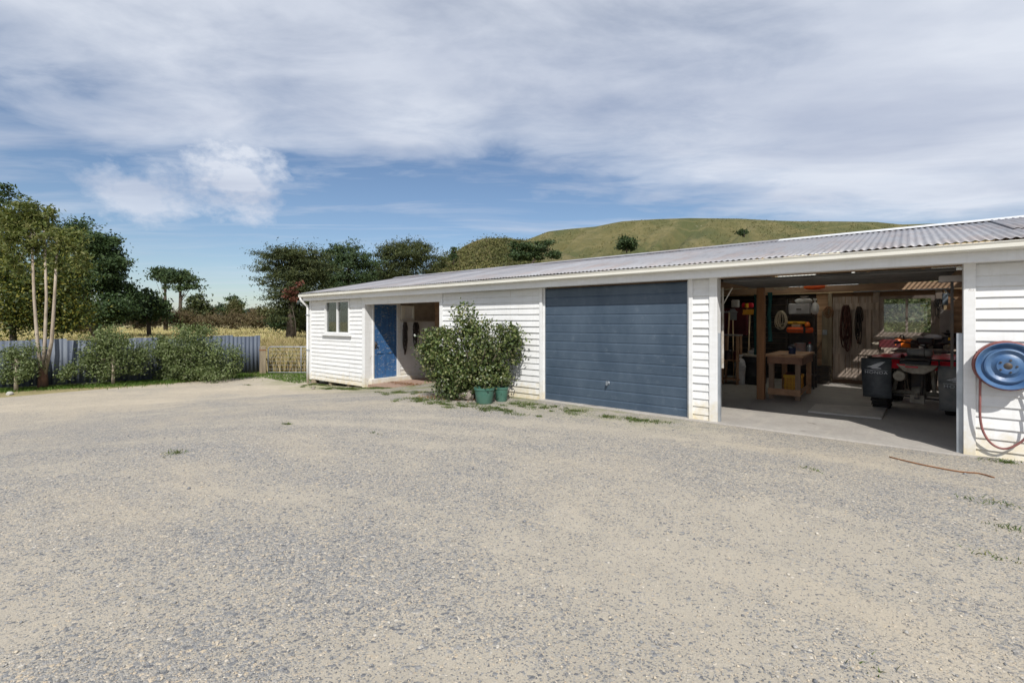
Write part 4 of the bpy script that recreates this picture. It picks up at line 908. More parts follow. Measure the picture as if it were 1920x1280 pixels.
# timber wedge stack in left: low shelf of dark boxes beside shelf
p0 = onY(1528, 700, 6.1); p1 = onY(1550, 722, 6.1)
for i in range(4):
    z = .012 + i * .105; o = thing('battery_box', ['lowest grey flat box stacked left of the rear door post', 'second flat box up in the stack left of the rear door post', 'third flat box up in the stack left of the rear door post', 'topmost flat box of the stack left of the rear door post'][i], 'box', (p0.x - .05, 6.05, z), R([0, 3, -2, 1][i]), 'flat boxes stacked by the rear door')
    MB().box(0, p1.x - p0.x + .1, 0, .35, 0, .098).build('box_body', darkmetal, o, bevel=.006); MB().box(-.004, p1.x - p0.x + .104, -.004, .354, .085, .1).build('box_lid', darkmetal, o)
# slab patch in the floor: steel lid
pts = [onZ(a, b, .013) for a, b in ((1515, 773), (1653, 786.5), (1664, 766.5), (1529, 759.5))]
mb = MB(); mb.prism([(v.x, v.y) for v in pts], .013, .040, 'XY'); o = mb.build('floor_board', M('grey_board_lid', (.52, .48, .43), (.40, .37, .33), 5, .8), bevel=.003); tagit(o, 'flat grey board lying on the concrete in front of the quad', 'board')

# more clutter, every piece its own thing
def longtool(name, lab, cat, px, y0, y1, Y, head, mat_h, mat_s, lean=.0, grp='hand tools leaning at the back of the bay'):
    a = onY(px, y0, Y); b = onY(px, y1, Y); o = thing(name, lab, cat, (b.x, Y, b.z), 0, grp); L = a.z - b.z
    MB().tube([(0, 0, .0), (lean * .5, .02, L * .5), (lean, .06, L)], .016, 8).build('shaft', mat_s, o, smooth=True); head(o, lean, L, mat_h); return o
def rake(o, x, L, m):
    mb = MB().box(x - .2, x + .2, .05, .07, L - .015, L + .01)
    for i in range(9): xx = x - .18 + i * .045; mb.tube([(xx, .05, L), (xx, -.03, L + .03), (xx, -.06, L)], .004, 5)
    mb.build('rake_head', m, o)
def spade(o, x, L, m): MB().prism([(x - .09, L), (x - .10, L + .2), (x - .05, L + .28), (x + .05, L + .28), (x + .10, L + .2), (x + .09, L)], .05, .058, 'XZ').build('blade', m, o, bevel=.003)
def broom(o, x, L, m): MB().box(x - .16, x + .16, .03, .09, L, L + .05).box(x - .15, x + .15, .035, .085, L + .05, L + .13).build('broom_head', m, o, bevel=.006)
longtool('rake', 'garden rake leaning at the far left of the bay', 'rake', 1362, 585, 715, 5.0, rake, galv, tan, .05)
longtool('spade', 'spade standing blade up between the rack and the bucket', 'spade', 1376, 600, 715, 5.1, spade, galv, tan, -.04)
longtool('broom', 'broom standing head up behind the feed sack', 'broom', 1402, 590, 715, 5.15, broom, cratey, tan, .03)
for i, (px, py, Y, c_, sc, lab) in enumerate(((1352, 570, 5.62, galv, 1.0, 'silver tin on the far left end of the maroon cupboard'), (1400, 574, 5.7, yellow, .8, 'small yellow tin at the right end above the maroon cupboard'))):
    p = onY(px, py, Y); o = thing('small_tin', lab, 'tin', (p.x, Y, cz1 if i == 0 else cz1), 0); r = .055 * sc
    MB().lathe([(r, 0), (r * 1.05, .005), (r, .01), (r, .13 * sc), (r * 1.05, .135 * sc), (0, .13 * sc)], 18).build('tin_body', c_, o, smooth=True, auto=40); MB().lathe([(r * .4, .13 * sc), (r * .4, .155 * sc), (0, .16 * sc)], 12).build('tin_cap', black, o)
# coil of cable, helmet, tool box, bottles on the rear bench
p = onY(1668, 660, 5.5); o = thing('toolbox', 'dark red metal toolbox at the left end of the rear bench', 'toolbox', (p.x, 5.5, .953), R(6)); MB().prism([(-.18, 0), (.18, 0), (.18, .12), (.12, .17), (-.12, .17), (-.18, .12)], -.09, .09, 'XZ').build('toolbox_body', maroon, o, bevel=.005); MB().tube([(-.08, 0, .17), (-.06, 0, .21), (.06, 0, .21), (.08, 0, .17)], .008, 8).build('toolbox_handle', galv, o)
p = onY(1738, 655, 5.4)
for k, (dx_, h, c_, lab) in enumerate(((0, .2, whiteplastic, 'white bottle between the two engines on the rear bench'), (.42, .24, yellow, 'yellow bottle right of the grey topped engine'))):
    o = thing('oil_bottle', lab, 'bottle', (p.x + dx_ - .08, 5.45, .953)); MB().lathe([(.04, 0), (.045, .01), (.045, h * .65), (.018, h * .85), (.018, h), (0, h)], 14).build('bottle_body', c_, o, smooth=True); MB().lathe([(.022, h), (.022, h + .025), (0, h + .026)], 10).build('bottle_cap', red if k == 0 else black, o)
p = onY(1800, 640, 5.9); o = thing('riding_helmet', 'dusty grey helmet on the rear bench beside the meter box', 'helmet', (gx0 + .12, 5.75, .953)); MB().lathe([(.13, 0), (.145, .05), (.14, .13), (.11, .2), (.05, .235), (0, .24)], 24).build('helmet_shell', greypaint, o, smooth=True); MB().box(-.10, .10, -.145, -.06, .07, .13).build('visor', black, o, bevel=.02)
# orange extension lead hanging on the window surround, strap on the shelf
p = onY(1760, 560, YB - .2); o = hank('extension_lead', 'black lead looped on a nail right of the rear window', (p.x, YB - .17, p.z), .05, .42, 6, black, .006, None, 7, 50, .4); o['category'] = 'cable'
p = onY(1553, 575, YB - .2); o = hank('wire_coil', 'rusty wire coil hanging left of the plank door', (p.x, YB - .16, p.z), .09, .26, 6, rustrod, .004, None, 9, 51, .2); o['category'] = 'wire'
# more stock in the rafters
for px0, px1, py, Y, nm, lab in ((1480, 1560, 548, 5.9, 'stored_pipe', 'white plastic pipe lying in the rafters above the steel shelf'), (1600, 1790, 551, 6.0, 'stored_pipe', 'grey pipe lying just above the rear window')):
    a = onY(px0, py, Y); b_ = onY(px1, py, Y); o = thing(nm, lab, 'pipe', (a.x, Y, a.z + .05), 0, 'pipes stored in the rafters'); MB().tube([(0, 0, 0), (b_.x - a.x, .1, .01)], .022, 10).build('pipe_length', steel_white if px0 < 1500 else galv, o, smooth=True)
# dust sheet of sawdust and oil marks are in the slab material

# ------------------------------------------------------------------ quad bike
QZ = .012
quad = thing('quad_bike', 'red and black quad bike parked rear outwards in the open bay', 'quad bike', (.115, 3.0, QZ), R(-7))
def wheel(x, y, r, w):
    Mx = Matrix.Translation((x, y, r)) @ Matrix.Rotation(R(90), 4, 'Y')
    t = MB().lathe([(r * .52, -w * .42), (r * .7, -w * .5), (r * .88, -w * .46), (r * .955, -w * .3), (r * .965, 0), (r * .955, w * .3), (r * .88, w * .46), (r * .7, w * .5), (r * .52, w * .42)], 32, Mx)
    for i in range(18):
        a = 2 * math.pi * i / 18
        for s_, o_ in ((-1, 0), (1, .5)):
            a2 = a + o_ * 2 * math.pi / 18; Mk = Mx @ Matrix.Rotation(a2, 4, 'Z') @ Matrix.Translation((r * .95, 0, s_ * w * .24)) @ Matrix.Rotation(s_ * .35, 4, 'X')
            t.box(-.018, .022, -.022, .022, -w * .22, w * .22, Mk)
    tw = t.build('wheel', rubber, quad)
    MB().lathe([(0, -w * .1), (r * .2, -w * .12), (r * .4, -w * .2), (r * .5, -w * .40), (r * .54, -w * .43), (r * .54, w * .43), (r * .5, w * .40), (r * .4, w * .2), (0, w * .1)], 24, Mx).build('rim', galv, tw, smooth=True, auto=35)
for x, y, r, w in ((-.47, 0, .30, .25), (.47, 0, .30, .25), (-.45, 1.25, .29, .2), (.45, 1.25, .29, .2)): wheel(x, y, r, w)
# flaps
def flap(x0, x1, mat, z0=.205, z1=.87):
    mb = MB(); n = 8; vs = []
    for k in range(n + 1):
        t = k / n; z = z1 + (z0 - z1) * t; y = -.36 + .03 * t * t - .01 * math.sin(t * 6)
        vs += [(x0 + .02 * t, y, z), ((x0 + x1) / 2, y - .012, z), (x1 - .005 * t, y, z)]
    mb.add(vs, [(3 * k + j, 3 * k + j + 1, 3 * k + j + 4, 3 * k + j + 3) for k in range(n) for j in range(2)])
    o = mb.build('mud_flap', mat, quad, smooth=True); s = o.modifiers.new('S', 'SOLIDIFY'); s.thickness = .008; s.offset = 1; return o
f1 = flap(-.70, -.285, flapmat); f2 = flap(.285, .73, dustyflap, .10, .80)
def emb(parent, cx, cz, sc, y):
    mb = MB()
    feathers = [[(-.13, -.02), (.02, -.02), (.05, .005), (-.06, .005), (-.10, -.005)], [(-.065, .009), (.055, .009), (.075, .03), (-.02, .03)], [(-.022, .034), (.08, .034), (.097, .052), (.02, .050)], [(.02, .055), (.10, .057), (.125, .078), (.06, .068)], [(-.05, -.042), (.075, -.042), (.06, -.026), (-.075, -.026)]]
    for fpoly in feathers: mb.prism([(cx + a * sc, cz + b * sc) for a, b in fpoly], y - .002, y, 'XZ')
    mb.box(cx - .16 * sc, cx + .155 * sc, y - .002, y, cz - .072 * sc, cz - .067 * sc); mb.build('wing_emblem', emblem, parent)
    cu = bpy.data.curves.new('lettering', 'FONT'); cu.body = 'HONDA'; cu.size = .062 * sc; cu.align_x = 'CENTER'; cu.extrude = .001; cu.space_character = 1.15
    to = bpy.data.objects.new('lt', cu); COL.objects.link(to); bpy.context.view_layer.update()
    me = bpy.data.meshes.new_from_object(to.evaluated_get(bpy.context.evaluated_depsgraph_get())); bpy.data.objects.remove(to)
    me.materials.clear(); me.materials.append(emblem); lo = bpy.data.objects.new('lettering', me); COL.objects.link(lo); lo.parent = parent
    lo.location = (cx, y - .0015, cz - .128 * sc); lo.rotation_euler = (R(90), 0, 0); lo.scale = (1.25, 1, 1)
emb(f1, -.49, .74, 1.0, -.386); emb(f2, .52, .60, 1.05, -.386)
# fenders
def fender(sx, y0, y1, zt, mat=red):
    mb = MB(); pr = []
    for k in range(9):
        a = math.pi * (k / 8); pr.append((y0 + (y1 - y0) * (k / 8), zt - .22 + .22 * math.sin(a) ** .5))
    n = len(pr); vs = [(sx * .20, y, z + .02) for y, z in pr] + [(sx * .45, y, z + .01) for y, z in pr] + [(sx * .63, y, z - .03) for y, z in pr] + [(sx * .66, y, z - .09) for y, z in pr]
    mb.add(vs, [(j * n + i, j * n + i + 1, (j + 1) * n + i + 1, (j + 1) * n + i) for i in range(n - 1) for j in range(3)])
    o = mb.build('fender', mat, quad, smooth=True); s = o.modifiers.new('S', 'SOLIDIFY'); s.thickness = .01; return o
for s_ in (-1, 1): fender(s_, -.34, .45, .925); fender(s_, .9, 1.6, .88)
MB().box(-.2, .2, -.28, .2, .74, .86).build('tail_body', black, quad, bevel=.03)
# curved dusty carrier below the rack
MB().prism([(-.22, .80), (.30, .80), (.24, .72), (.14, .655), (-.02, .65), (-.13, .69)], -.44, -.34, 'XZ').build('rear_carrier', dustymetal, quad, bevel=.015)
MB().box(-.10, .06, -.46, -.442, .75, .775).box(-.18, -.10, -.455, -.442, .78, .80).build('tail_light', red, quad, bevel=.006)
# seat, tank
MB().prism([(-.25, .86), (-.22, .93), (.1, .93), (.35, .88), (.55, .90), (.62, .86), (.5, .80), (-.2, .80)], -.14, .14, 'YZ').build('seat', black, quad, bevel=.03)
MB().prism([(.55, .84), (.6, .95), (.8, 1.0), (.95, .94), (.98, .8)], -.13, .13, 'YZ').build('fuel_tank', red, quad, bevel=.04)
# racks
rk = MB(); Z = .885; rk.tube([(-.60, -.40, Z), (.60, -.40, Z)], .014, 8); rk.tube([(-.60, -.40, Z), (-.62, .0, Z), (-.5, .32, Z), (.5, .32, Z), (.62, 0, Z), (.60, -.40, Z)], .013, 8)
for x in (-.42, -.25, 0, .25, .42): rk.tube([(x, -.40, Z - .004), (x, .32, Z - .004)], .008, 6)
for x in (-.3, .3): rk.tube([(x, -.38, Z), (x, -.30, .80), (x, -.2, .72)], .011, 6)
rk.build('rear_rack', darkmetal, quad, smooth=True)
rk = MB(); rk.tube([(-.5, 1.15, .93), (-.5, 1.7, .93), (.5, 1.7, .93), (.5, 1.15, .93), (-.5, 1.15, .93)], .013, 8)
for x in (-.25, 0, .25): rk.tube([(x, 1.15, .926), (x, 1.7, .926)], .008, 6)
rk.build('front_rack', darkmetal, quad, smooth=True)
# handlebar
MB().tube([(-.40, .78, 1.10), (-.30, .86, 1.12), (-.12, .95, 1.08), (0, .97, 1.03), (.12, .95, 1.08), (.30, .86, 1.12), (.40, .78, 1.10)], .013, 8).tube([(0, .97, 1.05), (0, 1.05, .75)], .025, 8).build('handlebar', darkmetal, quad, smooth=True)
for s_ in (-1, 1): MB().tube([(s_ * .41, .77, 1.10), (s_ * .30, .86, 1.12)], .02, 10).build('grip', rubber, quad, smooth=True)
MB().box(-.12, .12, .93, 1.06, 1.08, 1.20).build('headlight', black, quad, bevel=.03)
# chassis, axle, hitch, exhaust, engine
ch = MB().tube([(-.36, 0, .30), (.36, 0, .30)], .035, 10).tube([(-.42, .0, .30), (-.36, 0, .30)], .06, 10); ch.lathe([(0, -.10), (.09, -.09), (.12, 0), (.09, .09), (0, .10)], 18, Matrix.Translation((.02, 0, .30)) @ Matrix.Rotation(R(90), 4, 'Y'))
ch.build('rear_axle', dustymetal, quad, smooth=True)
fr = MB()
for x in (-.13, .13): fr.tube([(x, -.30, .70), (x, .1, .60), (x, .3, .35), (x, 1.1, .33), (x, 1.3, .6)], .018, 8).tube([(x, -.30, .70), (x, -.02, .36)], .014, 8)
fr.tube([(-.28, -.22, .27), (.45, -.22, .24)], .016, 8).box(.0, .06, -.34, -.1, .24, .27).tube([(.08, -.26, .30), (.10, -.20, .72)], .018, 8)
fr.build('frame', darkmetal, quad, smooth=True, auto=40)
for a_, b_ in ((-.30, -.22), (.22, .20)): MB().tube([(a_, -.05, .33), (b_, -.1, .72)], .028, 10).build('shock_absorber', dustymetal, quad)
MB().box(-.14, .14, .25, .85, .30, .72).build('engine', darkmetal, quad, bevel=.03)
ex = MB().lathe([(0, -.01), (.03, -.012), (.034, .0), (.075, .004), (.085, .03), (.085, .32), (.05, .38), (.03, .5)], 22, Matrix.Translation((-.185, -.40, .60)) @ Matrix.Rotation(R(-90), 4, 'X')); ex.build('muffler', M('dusty_cream_muffler', (.5, .45, .36), (.3, .26, .2), 9, .7), quad, smooth=True, auto=40)
MB().lathe([(.022, 0), (.014, .025), (.014, .04), (.026, .055), (.026, .07), (0, .082)], 16, Matrix.Translation((.03, -.32, .27))).box(-.06, .12, -.30, -.24, .17, .30).build('tow_hitch', dustymetal, quad, bevel=.004)
# small bag and glove on rack
p = quad.matrix_world
o = thing('tool_roll', 'crumpled grey tool roll strapped on the quad rear rack', 'tool roll', (.0 + .14, 2.78, .94), R(-12)); MB().lathe([(0, -.16), (.05, -.155), (.062, -.1), (.055, 0), (.062, .1), (.05, .155), (0, .16)], 14, Matrix.Translation((0, 0, .06)) @ Matrix.Rotation(R(90), 4, 'Y')).build('roll_body', dustyflap, o, smooth=True); MB().tube([(.06 * math.cos(a) * 0 + .07, .064 * math.cos(a), .06 + .064 * math.sin(a)) for a in np.linspace(0, 6.283, 13)], .006, 6, cap=False).build('roll_strap', black, o)

# ------------------------------------------------------------------ hose reel on the wall
rc = onY(1889, 686, -.19); RR = .245
reel = thing('hose_reel', 'blue steel wheel rim mounted on the white wall as a hose hanger', 'hose reel', (rc.x, -.02, rc.z))
Mr = Matrix.Rotation(R(90), 4, 'X')
MB().lathe([(.03, .205), (.036, .21), (.085, .205), (.095, .19), (.125, .175), (.145, .185), (.165, .20), (.178, .195), (.185, .17), (.20, .165), (.215, .185), (.238, .215), (.247, .215), (.247, .205), (.222, .17), (.205, .15), (.205, .07), (.222, .05), (.247, .025), (.247, .018), (.215, .022), (.19, .05), (.18, .14), (.03, .14), (.03, .205)], 56, Mr).build('rim', bluerim, reel, smooth=True, auto=50)
hub = MB().lathe([(0, .214), (.03, .212), (.042, .205), (.044, .15)], 20, Mr)
for i in range(5):
    a = 2 * math.pi * i / 5; hub.lathe([(.010, .205), (.010, .218), (0, .22)], 8, Matrix.Translation((.066 * math.cos(a), 0, .066 * math.sin(a))) @ Mr)
hub.build('hub', darkmetal, reel, smooth=True, auto=40)
MB().tube([(0, -.15, 0), (0, .02, 0)], .025, 10).build('axle', darkmetal, reel)
hp = []
for k in range(0, 150):
    a = 2 * math.pi * k / 30; rr_ = .236 + .018 * ((k // 30) % 2) + .003 * math.sin(a * 1.7 + k * .1); hp.append((rr_ * math.cos(a), -.055 - .0105 * k / 30 * 1.6 - .004 * math.sin(a * 3), rr_ * math.sin(a)))
hose = thing('garden_hose', 'faded red hose wound on the blue rim with one long loop hanging down', 'hose', (rc.x, -.02, rc.z))
mbh = MB().tube(hp, .0125, 8)
mbh.build('wound_hose', hosered, hose, smooth=True)
def loc_(px, py, Y): v = onY(px, py, Y); return (v.x - rc.x, Y + .02, v.z - rc.z)
lp = [loc_(1842, 672, -.13), loc_(1838.5, 700, -.14), loc_(1837.5, 745, -.13), loc_(1838, 785, -.11), loc_(1845, 812, -.10), loc_(1860, 832, -.09), (loc_(1882, 841, -.09)), loc_(1905, 834, -.09), loc_(1925, 818, -.10), loc_(1938, 790, -.11), loc_(1943, 745, -.12), loc_(1940, 700, -.13)]
def smoothpath(P, n=6):
    o = []
    P = [Vector(p) for p in P]; Q = [P[0]] + P + [P[-1]]
    for i in range(1, len(Q) - 2):
        for k in range(n):
            t = k / n; a, b, c, d = Q[i - 1:i + 3]; o.append(.5 * ((2 * b) + (c - a) * t + (2 * a - 5 * b + 4 * c - d) * t * t + (3 * b - a - 3 * c + d) * t ** 3))
    o.append(P[-1]); return o
MB().tube(smoothpath(lp), .0115, 8).build('hanging_loop', hosered, hose, smooth=True)

# ------------------------------------------------------------------ yard things
def gp_(px, py, dz=0):
    z = -.2
    for _ in range(8): p = onZ(px, py, z); z = g(p.x, p.y)
    return Vector((p.x, p.y, z + dz))
_f = [gp_(0, 731.5), gp_(250, 716.5), gp_(488, 699.5)]
_d = (_f[0] - _f[1]).normalized(); _f.insert(0, _f[0] + _d * 6)
FXp = [(p.x, p.y) for p in _f]; FY0, FY1 = _f[0].y, _f[3].y
def fence_x(y): return float(np.interp(y, [p[1] for p in FXp], [p[0] for p in FXp]))
def pot(px, py, wpx, hpx, lab):
    b = gp_(px, py); dep = (b - EYE).dot(AX); r = wpx / 2 / FP * dep; h = hpx / FP * dep
    o = thing('plant_pot', lab, 'plant pot', b + Vector((0, 0, .004)) + AX * r, 0, 'green plastic pots by the shrub')
    MB().lathe([(r * .74, 0), (r * .78, .01), (r * .93, h * .84), (r * 1.0, h * .86), (r * 1.02, h), (r * .95, h), (r * .90, h * .84), (0, h * .84)], 32).build('pot_body', potgreen, o, smooth=True, auto=35)
    MB().lathe([(r * .88, h * .845), (r * .5, h * .88), (0, h * .9)], 20).build('soil', soil, o, smooth=True); return o, b + AX * r, r, h
p1_, c1_, r1_, h1_ = pot(907, 759, 40, 30, 'larger green plastic pot standing in front of the shrub')
p2_, c2_, r2_, h2_ = pot(940, 754, 27, 27, 'smaller green plastic pot nearer the garage door')
def rockobj(name, lab, px, py, sx, sy, sz, mat, seed):
    import bmesh
    q = random.Random(seed); bm = bmesh.new(); bmesh.ops.create_icosphere(bm, subdivisions=3, radius=1)
    pl = [(Vector((q.gauss(0, 1), q.gauss(0, 1), q.gauss(0, 1))).normalized(), q.uniform(.62, .9)) for _ in range(12)]
    for v in bm.verts:
        for n_, d_ in pl:
            e = v.co.dot(n_) - d_
            if e > 0: v.co -= n_ * e
        v.co = Vector((v.co.x * sx, v.co.y * sy, v.co.z * sz + sz * .6))
    me = bpy.data.meshes.new(name); bm.to_mesh(me); bm.free(); me.materials.append(mat); o = bpy.data.objects.new(name, me); COL.objects.link(o); b = gp_(px, py); o.location = b + AX * sy
    return tagit(o, lab, 'rock')
rockobj('rock', 'lichened brown boulder at the foot of the shrub beside the pot', 873, 752, .17, .15, .14, rock, 4)
rockobj('rock', 'pale small rock at the yard edge by the iron fence', 12, 741, .09, .08, .06, whiterock, 9)
rockobj('rock', 'fist sized dark stone beside the shed downpipe', 586, 730, .06, .05, .045, rock, 14)
# rusty rod
pts = [gp_(x, y, .012) for x, y in ((1668, 858), (1700, 866), (1740, 875), (1800, 886), (1835, 889), (1864, 897))]
o = MB().tube(smoothpath(pts, 4), .007, 6).build('rusty_rod', rustrod, smooth=True); tagit(o, 'thin bent rusty rod lying on the gravel near the white wall', 'rod')
# edging board
a = gp_(152, 724, .0); b = gp_(262, 713, .0)
o = MB().bar(a + Vector((0, 0, .03)), b + Vector((0, 0, .03)), .05, .09).build('edging_board', palewood, bevel=.004); tagit(o, 'pale timber edging board along the grass below the fence', 'edging')
# leaf litter by the porch
P = []
for cx, cy, rx_, ry_, n in ((785, 712, .5, .35, 900), (800, 722, .8, .25, 500), (750, 722, .7, .2, 250), (830, 745, .6, .3, 300)):
    c = gp_(cx, cy)
    for _ in range(n):
        x = c.x + rnd.gauss(0, rx_ * .6); y = c.y + rnd.gauss(0, ry_ * .6); inside = (PX + .1 < x < X_p1 and y > 0)
        P.append((x, y, (-.2 if inside else g(x, y) + .012) + rnd.uniform(0, .02)))
o = leaves('leaf_litter', np.array(P), .045, deadleaf, None, .6, np.tile([0, 0, 1.], (len(P), 1)), .75); tagit(o, 'brown fallen leaves drifted at the porch', 'leaf litter', kind='stuff')

# ------------------------------------------------------------------ loose stones and weeds
def loose_stones():
    n = 38000; a = rng.uniform(-.86, .86, n); zc = 1.7 + 9.3 * rng.uniform(0, 1, n) ** 1.7
    dirs = np.array(AX)[None] * zc[:, None] + np.array(RT)[None] * (np.tan(a) * zc)[:, None]
    xy = dirs[:, :2] + np.array([0, -D0]); ok = (xy[:, 1] < -.12) | (xy[:, 0] < -20); ok &= xy[:, 0] > YX0 + .4
    cl = np.sin(xy[:, 0] * 1.3 + np.sin(xy[:, 1] * .9) * 1.5) * np.cos(xy[:, 1] * 1.1 + xy[:, 0] * .35); ok &= rng.uniform(0, 1, n) < (.55 + .45 * cl)
    xy = xy[ok]; n = len(xy); r = np.exp(rng.normal(math.log(.0036), .45, n)); r = np.clip(r, .002, .018)
    oc = np.array([[1, 0, 0], [0, 1, 0], [-1, 0, 0], [0, -1, 0], [0, 0, .75], [0, 0, -.75]], float)
    V = oc[None] * rng.uniform(.6, 1.35, (n, 6, 1)); an = rng.uniform(0, 6.28, n); c, s = np.cos(an), np.sin(an)
    X = V[:, :, 0] * c[:, None] - V[:, :, 1] * s[:, None]; Y = V[:, :, 0] * s[:, None] + V[:, :, 1] * c[:, None]
    V = np.stack([X, Y, V[:, :, 2]], -1) * r[:, None, None]
    zc = np.array([g(x, y) for x, y in xy]) + .005 + r * .25; V += np.concatenate([xy, zc[:, None]], 1)[:, None]
    f = np.array([[0, 1, 4], [1, 2, 4], [2, 3, 4], [3, 0, 4], [1, 0, 5], [2, 1, 5], [3, 2, 5], [0, 3, 5]])
    F = (np.arange(n) * 6)[:, None, None] + f[None]; o = npmesh('loose_gravel', V.reshape(-1, 3), F.reshape(-1, 3), stonem)
    tagit(o, 'loose grey and tan stones scattered over the yard', 'gravel', kind='stuff')
loose_stones()
def patchpts(L):
    P = []
    for cx, cy, rx_, ry_, n in L:
        c = gp_(cx, cy)
        cl = [(rnd.gauss(0, .55) * rx_, rnd.gauss(0, .55) * ry_, rnd.uniform(.02, .09)) for _ in range(max(3, int(rx_ * 26)))]
        for _ in range(n):
            q = rnd.choice(cl); x = c.x + q[0] + rnd.gauss(0, q[2]); y = c.y + q[1] + rnd.gauss(0, q[2] * .7)
            if y > -.03 and x > XL - .1: y = -.03 - rnd.random() * .15
            P.append((x, y, g(x, y)))
    return np.array(P)
Lw = [(700, 728, .9, .18, 1500), (640, 729, 1.0, .2, 3500), (600, 722, .6, .35, 2200), (760, 737, .9, .3, 1400), (800, 752, .8, .25, 1400), (850, 762, .7, .2, 1200), (930, 768, .9, .18, 1500),
      (1000, 765, .7, .15, 1000), (1060, 768, .5, .12, 500), (1150, 783, .5, .12, 500), (1210, 790, .4, .12, 500), (985, 757, .4, .1, 400), (1855, 942, .16, .05, 70), (1880, 990, .12, .05, 50), (1860, 1045, .08, .04, 30),
      (535, 795, .1, .04, 60), (338, 851, .14, .05, 90), (465, 722, .15, .06, 90), (1516, 880, .07, .03, 40), (1625, 1255, .02, .015, 14), (1890, 868, .3, .06, 160), (700, 812, .1, .04, 20), (1245, 745, .1, .1, 5)]
o = blades('weeds', patchpts(Lw), .032, .007, L_grn, .8); tagit(o, 'low green weeds and grass along the shed foot', 'weeds')
# grass verge under the fence and by the gate
P = []
for _ in range(26000):
    y = rnd.uniform(-10, 3.2); w = 1.0 + .3 * math.sin(y * 1.3) + (.6 if y > -1.2 else 0); x = fence_x(min(y, -.6)) + .05 + abs(rnd.gauss(0, .45)) * w
    if y > -.4: x = rnd.uniform(-18.6, XL - .15) 
    if y > -.2 and x > XL - .15: continue
    P.append((x, y, g(x, y)))
o = blades('verge_grass', np.array(P), .075, .016, leafmat('verge_grass_green', [(.06, .11, .018), (.10, .18, .03), (.15, .22, .045)], .6, .3), .5); tagit(o, 'short green grass strip below the fence and gate', 'grass')
# meadow grass beyond
G0 = gp_(503, 701); GD = (Vector((XL - .1, 2.9, 0)) - Vector((G0.x, G0.y, 0))).normalized()
P = []; Q = []
for _ in range(70000):
    z = 15.5 + 24 * rnd.random() ** 1.2; px = rnd.uniform(-30, 620); p = at(px, HY, z)
    if p.y < FY1 + .3 and p.x > fence_x(p.y) - .35: continue
    if p.y >= FY1 - .5 and GD.x * (p.y - G0.y) - GD.y * (p.x - G0.x) < .4: continue
    if p.x > XL - .5 and p.y > 0: continue
    P.append((p.x, p.y, g(p.x, p.y) - .02))
for _ in range(60000):
    z = 38 + 105 * rnd.random() ** 1.3; px = rnd.uniform(-60, 640); p = at(px, HY, z)
    if rnd.random() < .25 and px > 250: P.append((p.x, p.y, g(p.x, p.y))) 
    else: Q.append((p.x, p.y, g(p.x, p.y)))
o = blades('meadow_grass', np.array(P), .62, .04, L_dry, .35); tagit(o, 'tall dry straw coloured grass beyond the gate', 'grass')
o = blades('far_meadow_grass', np.array(Q), .5, .16, L_gold, .3); tagit(o, 'golden meadow grass far beyond the fence', 'grass')

# ------------------------------------------------------------------ iron fence, gate
fence = thing('iron_fence', 'blue grey corrugated iron fence at the left edge of the yard', 'fence', (-18.1, -3, -.42))
ys = np.arange(FY0, FY1, .015); hb_ = 1.38; V = []
for zt in (0, 1):
    for y in ys:
        sh = math.floor(y / .72); top = g(-18, y) + hb_ + .03 * math.sin(sh * 2.1) + (.03 if y > -2 else 0)
        V.append((fence_x(y) + .018 * math.sin(y * 2 * math.pi / .13) + .004 * (sh % 2) + 18.1, y + 3, (top if zt else g(-18, y) + .05) + .42))
n = len(ys); i = np.arange(2 * n).reshape(2, n); F = np.stack([i[:-1, :-1], i[:-1, 1:], i[1:, 1:], i[1:, :-1]], -1).reshape(-1, 4)
o = npmesh('iron_sheeting', np.array(V), F, fenceiron, fence, True); s = o.modifiers.new('S', 'SOLIDIFY'); s.thickness = .002
for y in np.arange(FY0 + .5, FY1 - .2, 2.2): MB().box(fence_x(y) + 18.1 - .16, fence_x(y) + 18.1 - .04, y + 3 - .05, y + 3 + .05, -.3, 1.3).build('fence_post', greywood, fence)
gpz = gp_(493, 701)
post = thing('gate_post', 'weathered square timber post between the iron fence and the metal gate', 'post', gpz)
MB().box(-.11, .07, -.08, .08, -.3, 1.02).build('post_timber', greywood, post, bevel=.01); MB().box(-.115, .075, -.085, .085, .86, .90).build('post_wire_band', rustrod, post)
# sapling stake left in the field
gate0 = gp_(503, 701); gdir = (Vector((XL - .1, 2.9, 0)) - Vector((gate0.x, gate0.y, 0))); GL = gdir.length; gr = math.atan2(gdir.y, gdir.x)
gate = thing('farm_gate', 'galvanised tube farm gate with wire mesh beside the shed', 'gate', gate0, gr); gh0, gh1 = .06, 1.0
fr = MB().tube([(.0, 0, gh0), (.0, 0, gh1 - .1), (.03, 0, gh1 - .03), (.1, 0, gh1), (GL, 0, gh1)], .022, 8).tube([(0, 0, gh0), (GL, 0, gh0 + .02)], .020, 8).tube([(GL * .28, 0, gh0), (GL * .28, 0, gh1)], .016, 8).tube([(GL * .62, 0, gh0), (GL * .62, 0, gh1)], .016, 8).tube([(GL, 0, gh0), (GL, 0, gh1)], .022, 8)
fr.build('gate_frame', galvdull, gate, smooth=True)
wm = MB()
for z in np.arange(gh0 + .13, gh1 - .05, .14): wm.tube([(0, 0, z), (GL, 0, z)], .0035, 5)
for x in np.arange(.15, GL, .15): wm.tube([(x, 0, gh0), (x, 0, gh1)], .0028, 4)
wm.build('wire_mesh', galvdull, gate)
MB().tube([(-.08, -.03, .85), (.02, -.03, .83), (.05, -.02, .78), (0, -.03, .75)], .006, 6).build('gate_chain', darkmetal, gate)

